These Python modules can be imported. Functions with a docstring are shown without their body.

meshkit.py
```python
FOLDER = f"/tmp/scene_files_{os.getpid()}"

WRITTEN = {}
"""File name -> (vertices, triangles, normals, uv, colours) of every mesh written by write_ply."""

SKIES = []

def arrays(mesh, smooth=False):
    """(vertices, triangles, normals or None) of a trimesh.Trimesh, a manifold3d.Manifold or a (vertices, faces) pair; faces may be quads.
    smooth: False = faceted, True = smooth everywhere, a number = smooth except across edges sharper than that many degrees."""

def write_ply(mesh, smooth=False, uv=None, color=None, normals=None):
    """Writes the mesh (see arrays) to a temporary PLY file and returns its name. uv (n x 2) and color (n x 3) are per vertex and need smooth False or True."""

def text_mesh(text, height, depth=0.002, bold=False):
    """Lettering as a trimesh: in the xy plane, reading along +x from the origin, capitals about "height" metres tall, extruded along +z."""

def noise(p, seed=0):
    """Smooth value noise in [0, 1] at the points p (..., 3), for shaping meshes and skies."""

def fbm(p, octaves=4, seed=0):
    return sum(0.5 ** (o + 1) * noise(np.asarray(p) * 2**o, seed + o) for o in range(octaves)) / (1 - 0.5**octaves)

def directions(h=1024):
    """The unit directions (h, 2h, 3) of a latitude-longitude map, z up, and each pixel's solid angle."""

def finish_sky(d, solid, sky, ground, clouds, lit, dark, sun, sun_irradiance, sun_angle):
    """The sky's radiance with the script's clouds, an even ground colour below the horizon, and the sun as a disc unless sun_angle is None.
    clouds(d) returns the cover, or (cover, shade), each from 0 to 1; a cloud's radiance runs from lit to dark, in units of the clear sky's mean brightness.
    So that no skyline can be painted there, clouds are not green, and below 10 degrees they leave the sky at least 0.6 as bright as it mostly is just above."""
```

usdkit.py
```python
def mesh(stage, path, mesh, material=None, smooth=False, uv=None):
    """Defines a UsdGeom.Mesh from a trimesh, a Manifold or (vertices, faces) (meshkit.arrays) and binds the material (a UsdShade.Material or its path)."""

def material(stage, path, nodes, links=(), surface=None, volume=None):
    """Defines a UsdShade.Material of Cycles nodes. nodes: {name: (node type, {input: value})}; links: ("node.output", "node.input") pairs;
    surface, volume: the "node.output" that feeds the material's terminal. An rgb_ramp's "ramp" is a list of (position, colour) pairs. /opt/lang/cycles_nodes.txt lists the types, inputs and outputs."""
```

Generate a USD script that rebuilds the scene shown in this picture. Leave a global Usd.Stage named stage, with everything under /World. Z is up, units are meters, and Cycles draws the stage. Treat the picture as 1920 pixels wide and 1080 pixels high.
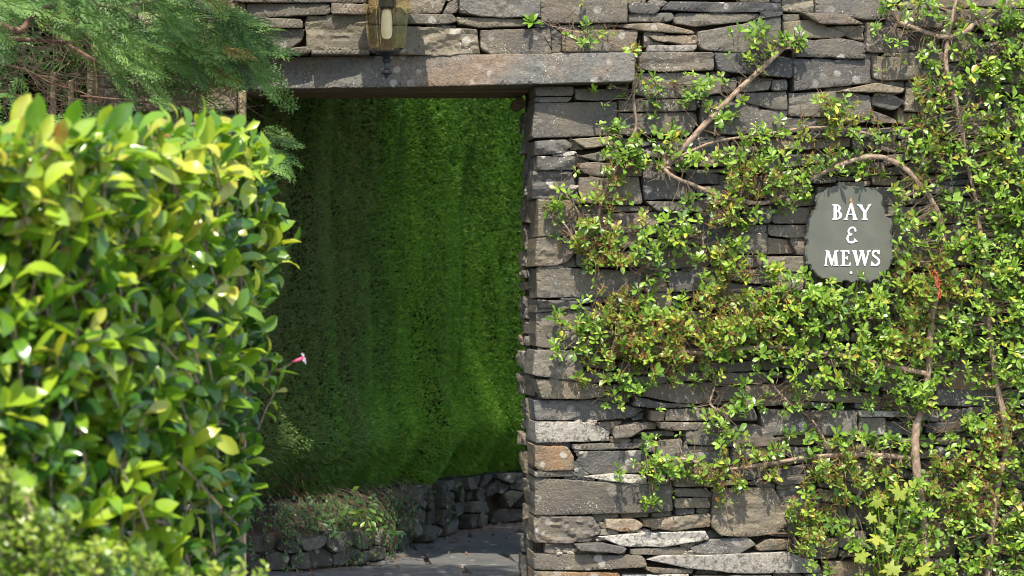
import math, numpy as np, trimesh, usdkit
from meshkit import fbm, noise
from pxr import Usd, UsdGeom, UsdLux, UsdShade, Gf, Sdf, Vt
from scipy.spatial import Delaunay, cKDTree
from shapely.geometry import Polygon, Point, LineString, box as sbox
from shapely import affinity, union_all, contains_xy, make_valid

stage = Usd.Stage.CreateInMemory()
UsdGeom.SetStageUpAxis(stage, UsdGeom.Tokens.z)
UsdGeom.SetStageMetersPerUnit(stage, 1.0)
UsdGeom.Xform.Define(stage, '/World')

# ---------------------------------------------------------------- camera, sky, sun, exposure
CX, CY, CZ, F = -1.034, -8.0, 1.08, 4000.0          # eye; F: focal length in photograph pixels
cam = UsdGeom.Camera.Define(stage, '/World/camera')
cam.AddTransformOp().Set(Gf.Matrix4d(1, 0, 0, 0, 0, 0, 1, 0, 0, -1, 0, 0, CX, CY, CZ, 1))
cam.CreateHorizontalApertureAttr(36.0)
cam.CreateVerticalApertureAttr(20.25)
cam.CreateFocalLengthAttr(F / 1920 * 36)
cam.CreateHorizontalApertureOffsetAttr((960 - 443) / 1920 * 36)
cam.CreateVerticalApertureOffsetAttr((560 - 540) / 1920 * 36)
cam.CreateClippingRangeAttr(Gf.Vec2f(0.1, 500))
cam.CreateFStopAttr(4.0)
cam.CreateFocusDistanceAttr(7.95)
cam.CreateExposureAttr(1.27)
SUN = np.array([-0.20, -1.0, 1.75]); SUN /= np.linalg.norm(SUN)
sky_mat = usdkit.material(stage, '/World/Looks/sky_light', {
    'sky': ('sky_texture', {'sky_type': 'single_scattering', 'sun_disc': False, 'sun_elevation': math.asin(SUN[2]),
                            'sun_rotation': math.atan2(SUN[0], SUN[1]), 'aerosol_density': 1.5}),
    'bg': ('background_shader', {'strength': 0.15})}, [('sky.color', 'bg.color')], surface='bg.background')
dome = UsdLux.DomeLight.Define(stage, '/World/sky')
UsdShade.MaterialBindingAPI.Apply(dome.GetPrim()).Bind(sky_mat)
sun = UsdLux.DistantLight.Define(stage, '/World/sun')
sun.CreateIntensityAttr(0.86); sun.CreateNormalizeAttr(True); sun.CreateAngleAttr(0.5)
sun.CreateColorAttr(Gf.Vec3f(1.0, 0.94, 0.83))
_z = SUN; _x = np.cross([0, 0, 1], _z); _x /= np.linalg.norm(_x); _y = np.cross(_z, _x)
sun.AddTransformOp().Set(Gf.Matrix4d(*_x, 0, *_y, 0, *_z, 0, 0, 0, 6, 1))

# ---------------------------------------------------------------- helpers
RNG = np.random.default_rng(7)
used = {}
def numbered(path):
    n = used.get(path, 0); used[path] = n + 1
    return path if n == 0 else f'{path}_{n:03d}'

def tag(p, label=None, cat=None, group=None, kind=None):
    p = p.GetPrim() if hasattr(p, 'GetPrim') else p
    for k, v in (('label', label), ('category', cat), ('group', group), ('kind', kind)):
        if v: p.SetCustomDataByKey(k, v)
    return p

def thing(name, label=None, cat=None, loc=(0, 0, 0), group=None, kind=None):
    x = UsdGeom.Xform.Define(stage, numbered('/World/' + name))
    return tag(x, label, cat, group, kind)

def part(name, parent, mesh, mat, smooth=False, label=None, kind=None, **attrs):
    base = str(parent.GetPath()) if parent is not None else '/World'
    path = numbered(base + '/' + name)
    if attrs:
        v, f = (mesh[0], mesh[1]) if isinstance(mesh, tuple) else (np.array(mesh.vertices), np.array(mesh.faces))
        if not (smooth is True or smooth is False): smooth = False
        m = usdkit.mesh(stage, path, (v, f), M[mat], smooth=smooth)
        for k, a in attrs.items():
            a = np.broadcast_to(np.asarray(a, np.float32), (len(v),))
            UsdGeom.PrimvarsAPI(m).CreatePrimvar(k, Sdf.ValueTypeNames.FloatArray, 'vertex').Set(Vt.FloatArray.FromNumpy(np.ascontiguousarray(a)))
    else:
        m = usdkit.mesh(stage, path, mesh, M[mat], smooth=smooth)
    return tag(m, label, None, None, kind)

def norm(a):
    return a / np.maximum(np.linalg.norm(a, axis=-1, keepdims=True), 1e-9)

def at(u, v, y):
    """world point on the plane at depth y that the photograph shows at pixel u, v"""
    d = y - CY
    return np.stack(np.broadcast_arrays(CX + (np.asarray(u, float) - 443) * d / F, np.asarray(y, float) * 1.0, CZ + (560 - np.asarray(v, float)) * d / F), -1)

def catmull(pts, n=6):
    p = np.asarray(pts, float)
    if len(p) < 3: 
        t = np.linspace(0, 1, n + 1)[:, None]; return p[0] * (1 - t) + p[-1] * t
    q = np.vstack([2 * p[0] - p[1], p, 2 * p[-1] - p[-2]]); out = []
    for i in range(1, len(q) - 2):
        t = np.linspace(0, 1, n, endpoint=False)[:, None]
        a, b, c, d = q[i - 1], q[i], q[i + 1], q[i + 2]
        out.append(0.5 * (2 * b + (c - a) * t + (2 * a - 5 * b + 4 * c - d) * t**2 + (3 * b - a - 3 * c + d) * t**3))
    return np.vstack(out + [p[-1:]])

def tube(pts, r0, r1, sides=6, n=6, rough=0.0, seed=0):
    c = catmull(pts, n); k = len(c)
    r = np.linspace(r0, r1, k)
    t = norm(np.gradient(c, axis=0))
    ref = np.array([0.31, 0.2, 0.93]) if abs(t[0] @ np.array([0.31, 0.2, 0.93])) < 0.9 else np.array([1.0, 0, 0])
    a = norm(np.cross(t, ref)); b = np.cross(t, a)
    th = np.linspace(0, 2 * math.pi, sides, endpoint=False)
    ring = np.cos(th)[None, :, None] * a[:, None] + np.sin(th)[None, :, None] * b[:, None]
    rr = r[:, None, None] * np.ones((k, sides, 1))
    if rough: rr = rr * (1 + rough * (fbm((c[:, None] + ring * 0.02) * 40, 3, seed)[..., None] - 0.5) * 2)
    v = (c[:, None] + ring * rr).reshape(-1, 3)
    i = np.arange(k - 1)[:, None] * sides; j = np.arange(sides)[None]; jn = (j + 1) % sides
    f = np.stack([i + j, i + jn, i + sides + jn, i + sides + j], -1).reshape(-1, 4)
    f = np.vstack([f[:, [0, 1, 2]], f[:, [0, 2, 3]]])
    caps = [[(k - 1) * sides, (k - 1) * sides + q, (k - 1) * sides + q + 1] for q in range(1, sides - 1)] + [[0, q + 1, q] for q in range(1, sides - 1)]
    return v, np.vstack([f, caps])

def join(ms):
    o = np.cumsum([0] + [len(m[0]) for m in ms])
    return np.vstack([m[0] for m in ms]), np.vstack([np.asarray(m[1]) + k for m, k in zip(ms, o)])

def bevel_box(lo, hi, b=0.004, seed=0, rough=0.0):
    """a box with chamfered edges"""
    lo, hi = np.asarray(lo, float), np.asarray(hi, float); c, h = (lo + hi) / 2, (hi - lo) / 2
    b = min(b, h.min() * 0.45); pts = []
    for s in np.ndindex(2, 2, 2):
        s = np.array(s) * 2 - 1
        for k in range(3):
            q = h - b; q[k] = h[k]; pts.append(c + s * q)
    m = trimesh.convex.convex_hull(np.array(pts))
    return m

def leaf_mesh(base, axis, nrm, L, W, curl, fold, stations=5, shape='obovate', asym=None):
    """N leaves as one (vertices, faces); returns also vertices per leaf"""
    N = len(base); axis = norm(axis); side = norm(np.cross(nrm, axis)); nr = np.cross(axis, side)
    s = np.linspace(0, 1, stations)
    if shape == 'obovate': w = np.sin(np.pi * s**1.25)**0.8 * (0.55 + 0.6 * s); w[0] = 0.06; w[-1] = 0.05; w /= w.max()
    elif shape == 'ovate': w = np.sin(np.pi * s**0.8)**0.8; w[0] = 0.05; w[-1] = 0.04
    else: w = np.sin(np.pi * s)**0.7; w[0] = 0.05; w[-1] = 0.04
    curl = np.asarray(curl, float)[:, None]; L = np.asarray(L, float)[:, None]; W = np.asarray(W, float)[:, None]
    th = curl * s[None]; ds = 1.0 / (stations - 1)
    x = np.cumsum(np.cos(th), 1) * ds - np.cos(th[:, :1]) * ds; y = np.cumsum(np.sin(th), 1) * ds - np.sin(th[:, :1]) * ds
    mid = base[:, None] + axis[:, None] * (x * L)[..., None] - nr[:, None] * (y * L)[..., None]
    lift = nr[:, None] * (np.asarray(fold, float)[:, None] * w[None] * W * 0.5)[..., None]
    out = side[:, None] * (w[None] * W * 0.5)[..., None]
    if asym is not None:
        lift2 = lift * (1 + np.asarray(asym)[:, None, None])
    else: lift2 = lift
    v = np.stack([mid + out + lift, mid, mid - out + lift2], 2).reshape(N, -1, 3)
    k = stations; f = []
    for i in range(k - 1):
        a, b = 3 * i, 3 * i + 3
        f += [[a, a + 1, b + 1], [a, b + 1, b], [a + 1, a + 2, b + 2], [a + 1, b + 2, b + 1]]
    f = np.array(f); n = v.shape[1]
    F_ = (f[None] + (np.arange(N) * n)[:, None, None]).reshape(-1, 3)
    return v, f, F_

# ---------------------------------------------------------------- materials
M = {}
def mat(name, nodes, links, surface):
    M[name] = usdkit.material(stage, '/World/Looks/' + name, nodes, links, surface=surface)

def simple(name, c1, c2, scale=20, rough=0.6, bump=0.3, dist=0.01, spec=0.4, metallic=0.0, stretch=(1, 1, 1), detail=5):
    mat(name, {'g': ('geometry', {}), 'm': ('mapping', {'scale': stretch}), 'n': ('noise_texture', {'scale': scale, 'detail': detail, 'roughness': 0.6}),
               'r': ('rgb_ramp', {'ramp': [(0.3, c1), (0.7, c2)]}), 'b': ('bump', {'strength': bump, 'distance': dist}),
               'p': ('principled_bsdf', {'roughness': rough, 'specular_ior_level': spec, 'metallic': metallic})},
        [('g.position', 'm.vector'), ('m.vector', 'n.vector'), ('n.fac', 'r.fac'), ('n.fac', 'b.height'), ('r.color', 'p.base_color'), ('b.normal', 'p.normal')], 'p.BSDF')

def slate(name, tones, speck=(0.52, 0.49, 0.42), lich=0.62, rustc=(0.24, 0.125, 0.05), rough=0.62, speck_amt=1.0):
    n = {'g': ('geometry', {}), 'at': ('attribute', {'attribute': 'tint'}), 'ar': ('attribute', {'attribute': 'rust'}), 'ap': ('attribute', {'attribute': 'pale'}),
         'n1': ('noise_texture', {'scale': 7.0, 'detail': 7.0, 'roughness': 0.62, 'distortion': 0.4}),
         'n1b': ('noise_texture', {'scale': 2.2, 'detail': 3.0}),
         'mv': ('math', {'math_type': 'multiply_add', 'value2': 1.25}), 'mv2': ('math', {'math_type': 'multiply_add', 'value2': 0.8, 'value3': -0.47}),
         'base': ('rgb_ramp', {'ramp': tones}),
         'nf': ('noise_texture', {'scale': 95.0, 'detail': 4.0, 'roughness': 0.7}),
         'rf': ('rgb_ramp', {'ramp': [(0.25, (0.70, 0.70, 0.70)), (0.75, (1.28, 1.27, 1.25))]}),
         'mixf': ('mix_color', {'blend_type': 'multiply', 'fac': 1.0, 'use_clamp': False}),
         'ms': ('mapping', {'scale': (2.0, 2.0, 11.0), 'rotation': (0, 0.05, 0)}), 'ns': ('noise_texture', {'scale': 5.0, 'detail': 6.0, 'roughness': 0.65}),
         'rs': ('rgb_ramp', {'ramp': [(0.35, (0.72, 0.71, 0.70)), (0.6, (1.08, 1.08, 1.08))]}),
         'mixs': ('mix_color', {'blend_type': 'multiply', 'fac': 0.45, 'use_clamp': False}),
         'nr': ('noise_texture', {'scale': 4.0, 'detail': 5.0, 'roughness': 0.6}), 'mrr': ('map_range', {'from_min': 0.42, 'from_max': 0.66, 'clamp': True}),
         'mulr': ('math', {'math_type': 'multiply'}), 'mixr': ('mix_color', {'b': rustc}),
         'v': ('voronoi_texture', {'scale': 19.0}), 'nv': ('noise_texture', {'scale': 40.0, 'detail': 3.0}),
         'addv': ('math', {'math_type': 'multiply_add', 'value2': 0.35}), 'rv': ('map_range', {'from_min': 0.50, 'from_max': 0.42, 'clamp': True}),
         'nm': ('noise_texture', {'scale': 5.5, 'detail': 3.0}), 'rm': ('map_range', {'from_min': 0.51, 'from_max': lich, 'clamp': True}),
         'mull': ('math', {'math_type': 'multiply'}), 'mull2': ('math', {'math_type': 'multiply', 'value2': 0.7}), 'mixl': ('mix_color', {'b': (0.40, 0.37, 0.31)}),
         'v2': ('voronoi_texture', {'scale': 95.0}), 'rv2': ('map_range', {'from_min': 0.24, 'from_max': 0.15, 'clamp': True}),
         'nm2': ('noise_texture', {'scale': 9.0, 'detail': 4.0, 'roughness': 0.7}), 'rm2': ('map_range', {'from_min': 0.51, 'from_max': 0.64, 'to_max': speck_amt, 'clamp': True}),
         'mul2': ('math', {'math_type': 'multiply'}), 'mix2': ('mix_color', {'b': speck}),
         'np': ('noise_texture', {'scale': 55.0, 'detail': 5.0, 'roughness': 0.75}), 'rp': ('map_range', {'from_min': 0.40, 'from_max': 0.52, 'clamp': True}),
         'mulp': ('math', {'math_type': 'multiply'}), 'mixp': ('mix_color', {'b': (0.46, 0.43, 0.37)}),
         'hs': ('math', {'math_type': 'multiply_add', 'value2': 0.45}), 
         'b': ('bump', {'strength': 0.8, 'distance': 0.006}),
         'p': ('principled_bsdf', {'roughness': rough, 'specular_ior_level': 0.35})}
    l = [('g.position', f'{k}.vector') for k in ('n1', 'n1b', 'nf', 'ms', 'nr', 'v', 'nv', 'nm', 'v2', 'nm2', 'np')]
    l += [('ms.vector', 'ns.vector'), ('n1.fac', 'mv.value1'), ('at.fac', 'mv2.value1'), ('mv2.value', 'mv.value3'), ('mv.value', 'base.fac'),
          ('base.color', 'mixf.a'), ('nf.fac', 'rf.fac'), ('rf.color', 'mixf.b'), ('mixf.result', 'mixs.a'), ('ns.fac', 'rs.fac'), ('rs.color', 'mixs.b'),
          ('nr.fac', 'mrr.value'), ('mrr.result', 'mulr.value1'), ('ar.fac', 'mulr.value2'), ('mulr.value', 'mixr.fac'), ('mixs.result', 'mixr.a'),
          ('nv.fac', 'addv.value1'), ('v.distance', 'addv.value3'), ('addv.value', 'rv.value'), ('nm.fac', 'rm.value'), ('rv.result', 'mull.value1'), ('rm.result', 'mull.value2'),
          ('mull.value', 'mull2.value1'), ('mull2.value', 'mixl.fac'), ('mixr.result', 'mixl.a'),
          ('v2.distance', 'rv2.value'), ('nm2.fac', 'rm2.value'), ('rv2.result', 'mul2.value1'), ('rm2.result', 'mul2.value2'), ('mul2.value', 'mix2.fac'), ('mixl.result', 'mix2.a'),
          ('np.fac', 'rp.value'), ('rp.result', 'mulp.value1'), ('ap.fac', 'mulp.value2'), ('mulp.value', 'mixp.fac'), ('mix2.result', 'mixp.a'),
          ('mixp.result', 'p.base_color'), ('ns.fac', 'hs.value1'), ('nf.fac', 'hs.value3'), ('hs.value', 'b.height'), ('b.normal', 'p.normal')]
    mat(name, n, l, 'p.BSDF')

slate('slate', [(0.05, (0.053, 0.052, 0.049)), (0.25, (0.077, 0.072, 0.063)), (0.45, (0.110, 0.097, 0.076)), (0.65, (0.139, 0.119, 0.084)), (0.95, (0.193, 0.157, 0.100))])
slate('lintel_slate', [(0.1, (0.053, 0.057, 0.057)), (0.5, (0.089, 0.087, 0.076)), (0.9, (0.120, 0.109, 0.083))], lich=0.60)
slate('shade_toned_mossy_stone', [(0.1, (0.03, 0.032, 0.022)), (0.5, (0.062, 0.060, 0.044)), (0.9, (0.12, 0.108, 0.085))], speck_amt=0.4)  # moss tone, darkened further to hold the shade of the hedge overhang
slate('flag_slate', [(0.1, (0.079, 0.082, 0.080)), (0.5, (0.113, 0.111, 0.108)), (0.9, (0.146, 0.133, 0.114))], speck_amt=0.2, rough=0.5)
simple('plaque_slate', (0.086, 0.089, 0.069), (0.112, 0.113, 0.087), scale=14, rough=0.6, bump=0.12, dist=0.002, spec=0.3)
simple('mortar', (0.022, 0.017, 0.013), (0.10, 0.08, 0.06), scale=22, rough=0.95, bump=0.9, dist=0.02, spec=0.1)
simple('mortar_pale', (0.20, 0.165, 0.12), (0.42, 0.36, 0.28), scale=60, rough=0.95, bump=0.9, dist=0.01, spec=0.1)
simple('oak', (0.085, 0.062, 0.036), (0.20, 0.155, 0.10), scale=9, rough=0.75, bump=0.35, dist=0.006, stretch=(0.6, 9, 14), spec=0.2)
simple('post_wood', (0.17, 0.13, 0.075), (0.36, 0.29, 0.18), scale=9, rough=0.85, bump=0.35, dist=0.006, stretch=(9, 9, 0.6), spec=0.2)
simple('bark', (0.13, 0.085, 0.052), (0.40, 0.29, 0.20), scale=55, rough=0.8, bump=0.5, dist=0.004, spec=0.25)
simple('dark_bark', (0.06, 0.04, 0.027), (0.20, 0.14, 0.09), scale=55, rough=0.85, bump=0.5, dist=0.004, spec=0.2)
simple('twig', (0.075, 0.048, 0.030), (0.25, 0.175, 0.11), scale=70, rough=0.85, bump=0.2, dist=0.002, spec=0.2)
simple('red_bark', (0.085, 0.048, 0.032), (0.25, 0.15, 0.10), scale=35, rough=0.85, bump=0.6, dist=0.004, spec=0.2)
simple('dry_stalk', (0.19, 0.085, 0.03), (0.40, 0.22, 0.07), scale=30, rough=0.9, bump=0.1, spec=0.1)
simple('dead_flower_red', (0.34, 0.075, 0.03), (0.5, 0.13, 0.06), scale=40, rough=0.8, bump=0.1, spec=0.1)
simple('soil', (0.04, 0.03, 0.02), (0.10, 0.075, 0.05), scale=12, rough=0.95, bump=0.8, dist=0.03, spec=0.1)
simple('tarmac', (0.035, 0.035, 0.036), (0.065, 0.064, 0.062), scale=120, rough=0.9, bump=0.5, dist=0.01, spec=0.2)
simple('iron', (0.010, 0.011, 0.013), (0.022, 0.023, 0.026), scale=60, rough=0.34, bump=0.12, dist=0.002, spec=0.6)
simple('white_paint', (0.74, 0.74, 0.71), (0.82, 0.82, 0.79), scale=30, rough=0.5, bump=0.05)
simple('rust_stain', (0.30, 0.16, 0.06), (0.42, 0.26, 0.12), scale=60, rough=0.8, bump=0.05)
simple('bulb_glass', (0.86, 0.82, 0.68), (0.88, 0.84, 0.72), scale=5, rough=0.22, bump=0.0, spec=0.5)
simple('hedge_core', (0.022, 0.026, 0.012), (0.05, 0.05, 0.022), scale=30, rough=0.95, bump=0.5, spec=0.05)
simple('dead_litter', (0.06, 0.035, 0.02), (0.17, 0.095, 0.055), scale=40, rough=0.95, bump=0.3, spec=0.05)
simple('petal_pink', (0.62, 0.05, 0.14), (0.80, 0.13, 0.24), scale=30, rough=0.6, bump=0.0)
simple('petal_white', (0.75, 0.60, 0.66), (0.82, 0.72, 0.76), scale=30, rough=0.6, bump=0.0)

def leaf_mat(name, ramp, trans=0.35, tcol=(1.15, 1.2, 0.45), rough=0.35, spec=0.5, vein=60.0, under=(0.75, 0.85, 0.75)):
    n = {'at': ('attribute', {'attribute': 'tint'}), 'g': ('geometry', {}), 'n': ('noise_texture', {'scale': vein, 'detail': 3.0}), 'r': ('rgb_ramp', {'ramp': ramp}),
         'ma': ('math', {'math_type': 'multiply_add', 'value2': 0.16}), 'sb': ('math', {'math_type': 'add', 'value2': -0.08}),
         'mt': ('mix_color', {'blend_type': 'multiply', 'fac': 1.0, 'b': tcol, 'use_clamp': False}),
         'mb': ('mix_color', {'blend_type': 'multiply', 'b': under, 'use_clamp': False}), 'b': ('bump', {'strength': 0.25, 'distance': 0.003}),
         'p': ('principled_bsdf', {'roughness': rough, 'specular_ior_level': spec}), 't': ('translucent_bsdf', {}), 'x': ('mix_closure', {'fac': trans})}
    l = [('g.position', 'n.vector'), ('n.fac', 'ma.value1'), ('at.fac', 'sb.value1'), ('sb.value', 'ma.value3'), ('ma.value', 'r.fac'), ('r.color', 'mb.a'), ('g.backfacing', 'mb.fac'),
         ('mb.result', 'p.base_color'), ('r.color', 'mt.a'), ('mt.result', 't.color'), ('n.fac', 'b.height'), ('b.normal', 'p.normal'), ('p.BSDF', 'x.closure1'), ('t.BSDF', 'x.closure2')]
    mat(name, n, l, 'x.closure')

leaf_mat('bush_leaf', [(0.0, (0.023, 0.066, 0.017)), (0.25, (0.052, 0.139, 0.019)), (0.5, (0.163, 0.297, 0.019)), (0.75, (0.325, 0.449, 0.031)), (0.92, (0.464, 0.502, 0.052)), (0.965, (0.395, 0.317, 0.052)), (1.0, (0.348, 0.145, 0.037))], trans=0.36, rough=0.22, spec=0.7, vein=25)
leaf_mat('small_leaf', [(0.0, (0.034, 0.081, 0.015)), (0.5, (0.149, 0.253, 0.025)), (1.0, (0.310, 0.368, 0.040))], trans=0.35, rough=0.35)
leaf_mat('climber_leaf', [(0.0, (0.033, 0.075, 0.018)), (0.3, (0.091, 0.175, 0.023)), (0.6, (0.169, 0.294, 0.030)), (0.88, (0.290, 0.430, 0.055)), (0.96, (0.468, 0.413, 0.057)), (1.0, (0.468, 0.250, 0.057))], trans=0.30, rough=0.33, spec=0.5)
leaf_mat('seedling_leaf', [(0.0, (0.16, 0.25, 0.03)), (0.6, (0.27, 0.34, 0.05)), (1.0, (0.36, 0.38, 0.06))], trans=0.45, rough=0.5, spec=0.3)
leaf_mat('conifer_leaf', [(0.0, (0.041, 0.078, 0.022)), (0.5, (0.115, 0.202, 0.041)), (0.85, (0.216, 0.325, 0.072)), (0.95, (0.270, 0.325, 0.072)), (1.0, (0.324, 0.156, 0.054))], trans=0.22, rough=0.5, spec=0.35)
leaf_mat('hedge_leaf', [(0.0, (0.274, 0.193, 0.104)), (0.22, (0.199, 0.218, 0.084)), (0.5, (0.136, 0.237, 0.066)), (0.8, (0.208, 0.400, 0.053)), (1.0, (0.312, 0.525, 0.075))], trans=0.25, rough=0.5, spec=0.35)
leaf_mat('shade_leaf', [(0.0, (0.03, 0.07, 0.02)), (0.6, (0.08, 0.16, 0.03)), (1.0, (0.22, 0.30, 0.04))], trans=0.3, rough=0.3, spec=0.5)
mat('amber_glass', {'t': ('transparent_bsdf', {'color': (0.988, 0.945, 0.84)}), 'g': ('glossy_bsdf', {'color': (1, 0.95, 0.85), 'roughness': 0.06}), 'f': ('fresnel', {'IOR': 1.22}), 'x': ('mix_closure', {})},
    [('f.fac', 'x.fac'), ('t.BSDF', 'x.closure1'), ('g.BSDF', 'x.closure2')], 'x.closure')

# ---------------------------------------------------------------- ground, road, path bed
g = trimesh.creation.box([400, 400, 0.2]); g.apply_translation([0, 100, -0.155])
tag(part('ground', None, g, 'soil'), kind='structure')
rd = trimesh.creation.box([60, 9.0, 0.04]); rd.apply_translation([0, -6.2, -0.03])
tag(part('road', None, rd, 'tarmac'), kind='structure')
path = thing('path', kind='structure')
pb = trimesh.creation.box([7.5, 3.2, 0.03]); pb.apply_translation([2.2, 1.55, -0.033])
part('path_bed', path, pb, 'soil')

# ---------------------------------------------------------------- the stone wall
OX = 443
def px(u, v, y=0.0): return at(u, v, y)[..., [0, 2]]
P = lambda s: [tuple(map(float, q.split(','))) for q in s.split()]
TR = []      # traced stones: (polygon px, kind)
def T(s, kind=''): TR.append((P(s), kind))
# above the doorway
T('440,58 473,55 569,56 566,75 530,100 470,102 440,102'); T('440,32 470,34 565,38 568,52 470,53 440,51')
T('464,8 618,8 618,26 470,33 462,31'); T('428,7 460,7 458,25 436,28 428,27'); T('622,9 690,10 690,27 622,27')
T('577,30 690,29 692,93 583,95 576,86 573,42', 'rough'); T('548,92 576,89 580,99 535,101'); T('584,97 692,96 692,102 584,102')
T('440,-22 680,-22 680,5 440,5'); T('692,-12 838,-6 826,24 770,26 694,27', 'warm'); T('841,4 858,-4 859,22 830,27'); T('692,30 848,28 856,40 834,45 692,45', 'warm')
T('692,48 893,56 899,100 840,104 765,103 692,96', 'rough blue'); T('862,-14 1012,-14 1011,32 910,32 862,24', 'blue'); T('857,33 995,37 985,48 900,51 858,43')
T('902,58 1010,54 1034,98 1000,103 925,104 903,92', 'warm'); T('1015,-14 1150,-3 1174,6 1174,42 1060,43 1015,40', 'warm'); T('1035,52 1052,62 1052,97 1037,98')
T('1055,57 1195,57 1190,92 1170,96 1055,96'); T('1037,99 1168,98 1178,103 1039,104'); T('1178,6 1225,7 1238,17 1226,26 1180,24'); T('1180,27 1260,25 1262,37 1250,40 1180,40')
T('1241,18 1256,4 1465,6 1465,21 1340,22', 'blue'); T('1264,33 1270,25 1423,26 1425,29 1405,38 1305,48 1264,43'); T('1147,48 1235,44 1298,60 1300,64 1210,58')
T('1215,68 1303,67 1305,82 1280,83 1225,76', 'rough'); T('1310,60 1405,43 1463,31 1464,98 1440,101 1320,92 1310,86'); T('1214,86 1304,86 1300,96 1212,97'); T('1195,100 1335,100 1335,131 1238,135 1198,130')
T('1338,101 1440,104 1483,112 1482,146 1440,143 1345,133', 'blue'); T('1004,163 1074,162 1074,178 1005,179'); T('1004,183 1072,183 1065,190 1004,191'); T('1078,167 1180,169 1180,183 1125,188 1079,186', 'blue')
T('1004,194 1158,191 1156,252 998,258'); T('1185,139 1295,137 1357,147 1357,172 1310,182 1230,184 1190,176'); T('1161,190 1300,187 1304,206 1245,209 1162,208'); T('1161,213 1304,211 1308,230 1295,250 1161,252')
T('1382,176 1474,172 1477,205 1452,203 1382,187', 'blue'); T('1395,156 1445,153 1440,168 1390,172'); T('1448,151 1475,150 1474,168 1446,169'); T('1316,188 1354,193 1454,211 1464,222 1462,250 1332,252 1313,230')
T('1467,-12 1525,-10 1526,23 1468,21', 'rough'); T('1530,-12 1665,-2 1662,36 1620,36 1600,32 1530,25'); T('1468,28 1498,28 1500,37 1470,40'); T('1502,27 1580,29 1612,45 1565,46 1535,46'); T('1469,43 1515,38 1580,60 1585,66 1572,71 1470,70', 'warm')
T('1562,51 1621,49 1620,75 1600,72', 'rough'); T('1488,80 1575,74 1620,83 1620,110 1580,109 1490,106', 'blue'); T('1486,112 1632,113 1631,155 1488,170', 'blue'); T('1481,176 1580,172 1630,181 1631,220 1480,217'); T('1467,222 1550,222 1565,248 1468,247')
T('1625,44 1665,50 1700,60 1700,100 1624,97'); T('1635,108 1720,108 1728,150 1650,150 1637,146', 'warm'); T('1570,172 1640,157 1690,168 1685,176 1640,173', 'warm'); T('1634,182 1670,178 1697,190 1675,207 1634,197', 'warm'); T('1700,163 1720,170 1740,210 1697,208')
# right of the doorway
T('1004,266 1060,262 1073,272 1055,287 1004,290', 'rough'); T('1043,290 1075,284 1075,291 1055,292', 'pale'); T('1008,294 1076,294 1077,318 1006,319', 'rough'); T('1000,321 1070,322 1078,345 1072,371 1000,371', 'rough')
T('1075,262 1145,257 1140,272 1100,278'); T('1088,293 1135,284 1155,295 1120,303'); T('1082,308 1110,305 1200,311 1202,330 1120,330 1095,324', 'warm'); T('1206,308 1240,310 1290,345 1303,372 1208,374', 'blue'); T('1088,334 1195,333 1202,382 1160,384 1095,380 1084,360', 'warm')
T('1009,375 1070,377 1080,400 1080,436 1068,442 1009,442', 'warm'); T('1140,388 1225,387 1224,395 1140,396'); T('1084,403 1160,401 1232,398 1234,435 1085,437'); T('1210,379 1330,379 1320,396 1230,396')
T('1005,447 1075,446 1078,472 1062,490 1040,498 1002,498', 'rough'); T('1238,465 1325,462 1328,500 1240,503', 'warm'); T('1080,443 1155,441 1156,470 1080,472'); T('1080,476 1156,474 1235,470 1234,500 1082,500'); T('1007,505 1070,503 1200,510 1202,556 1007,558', 'warm')
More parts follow.
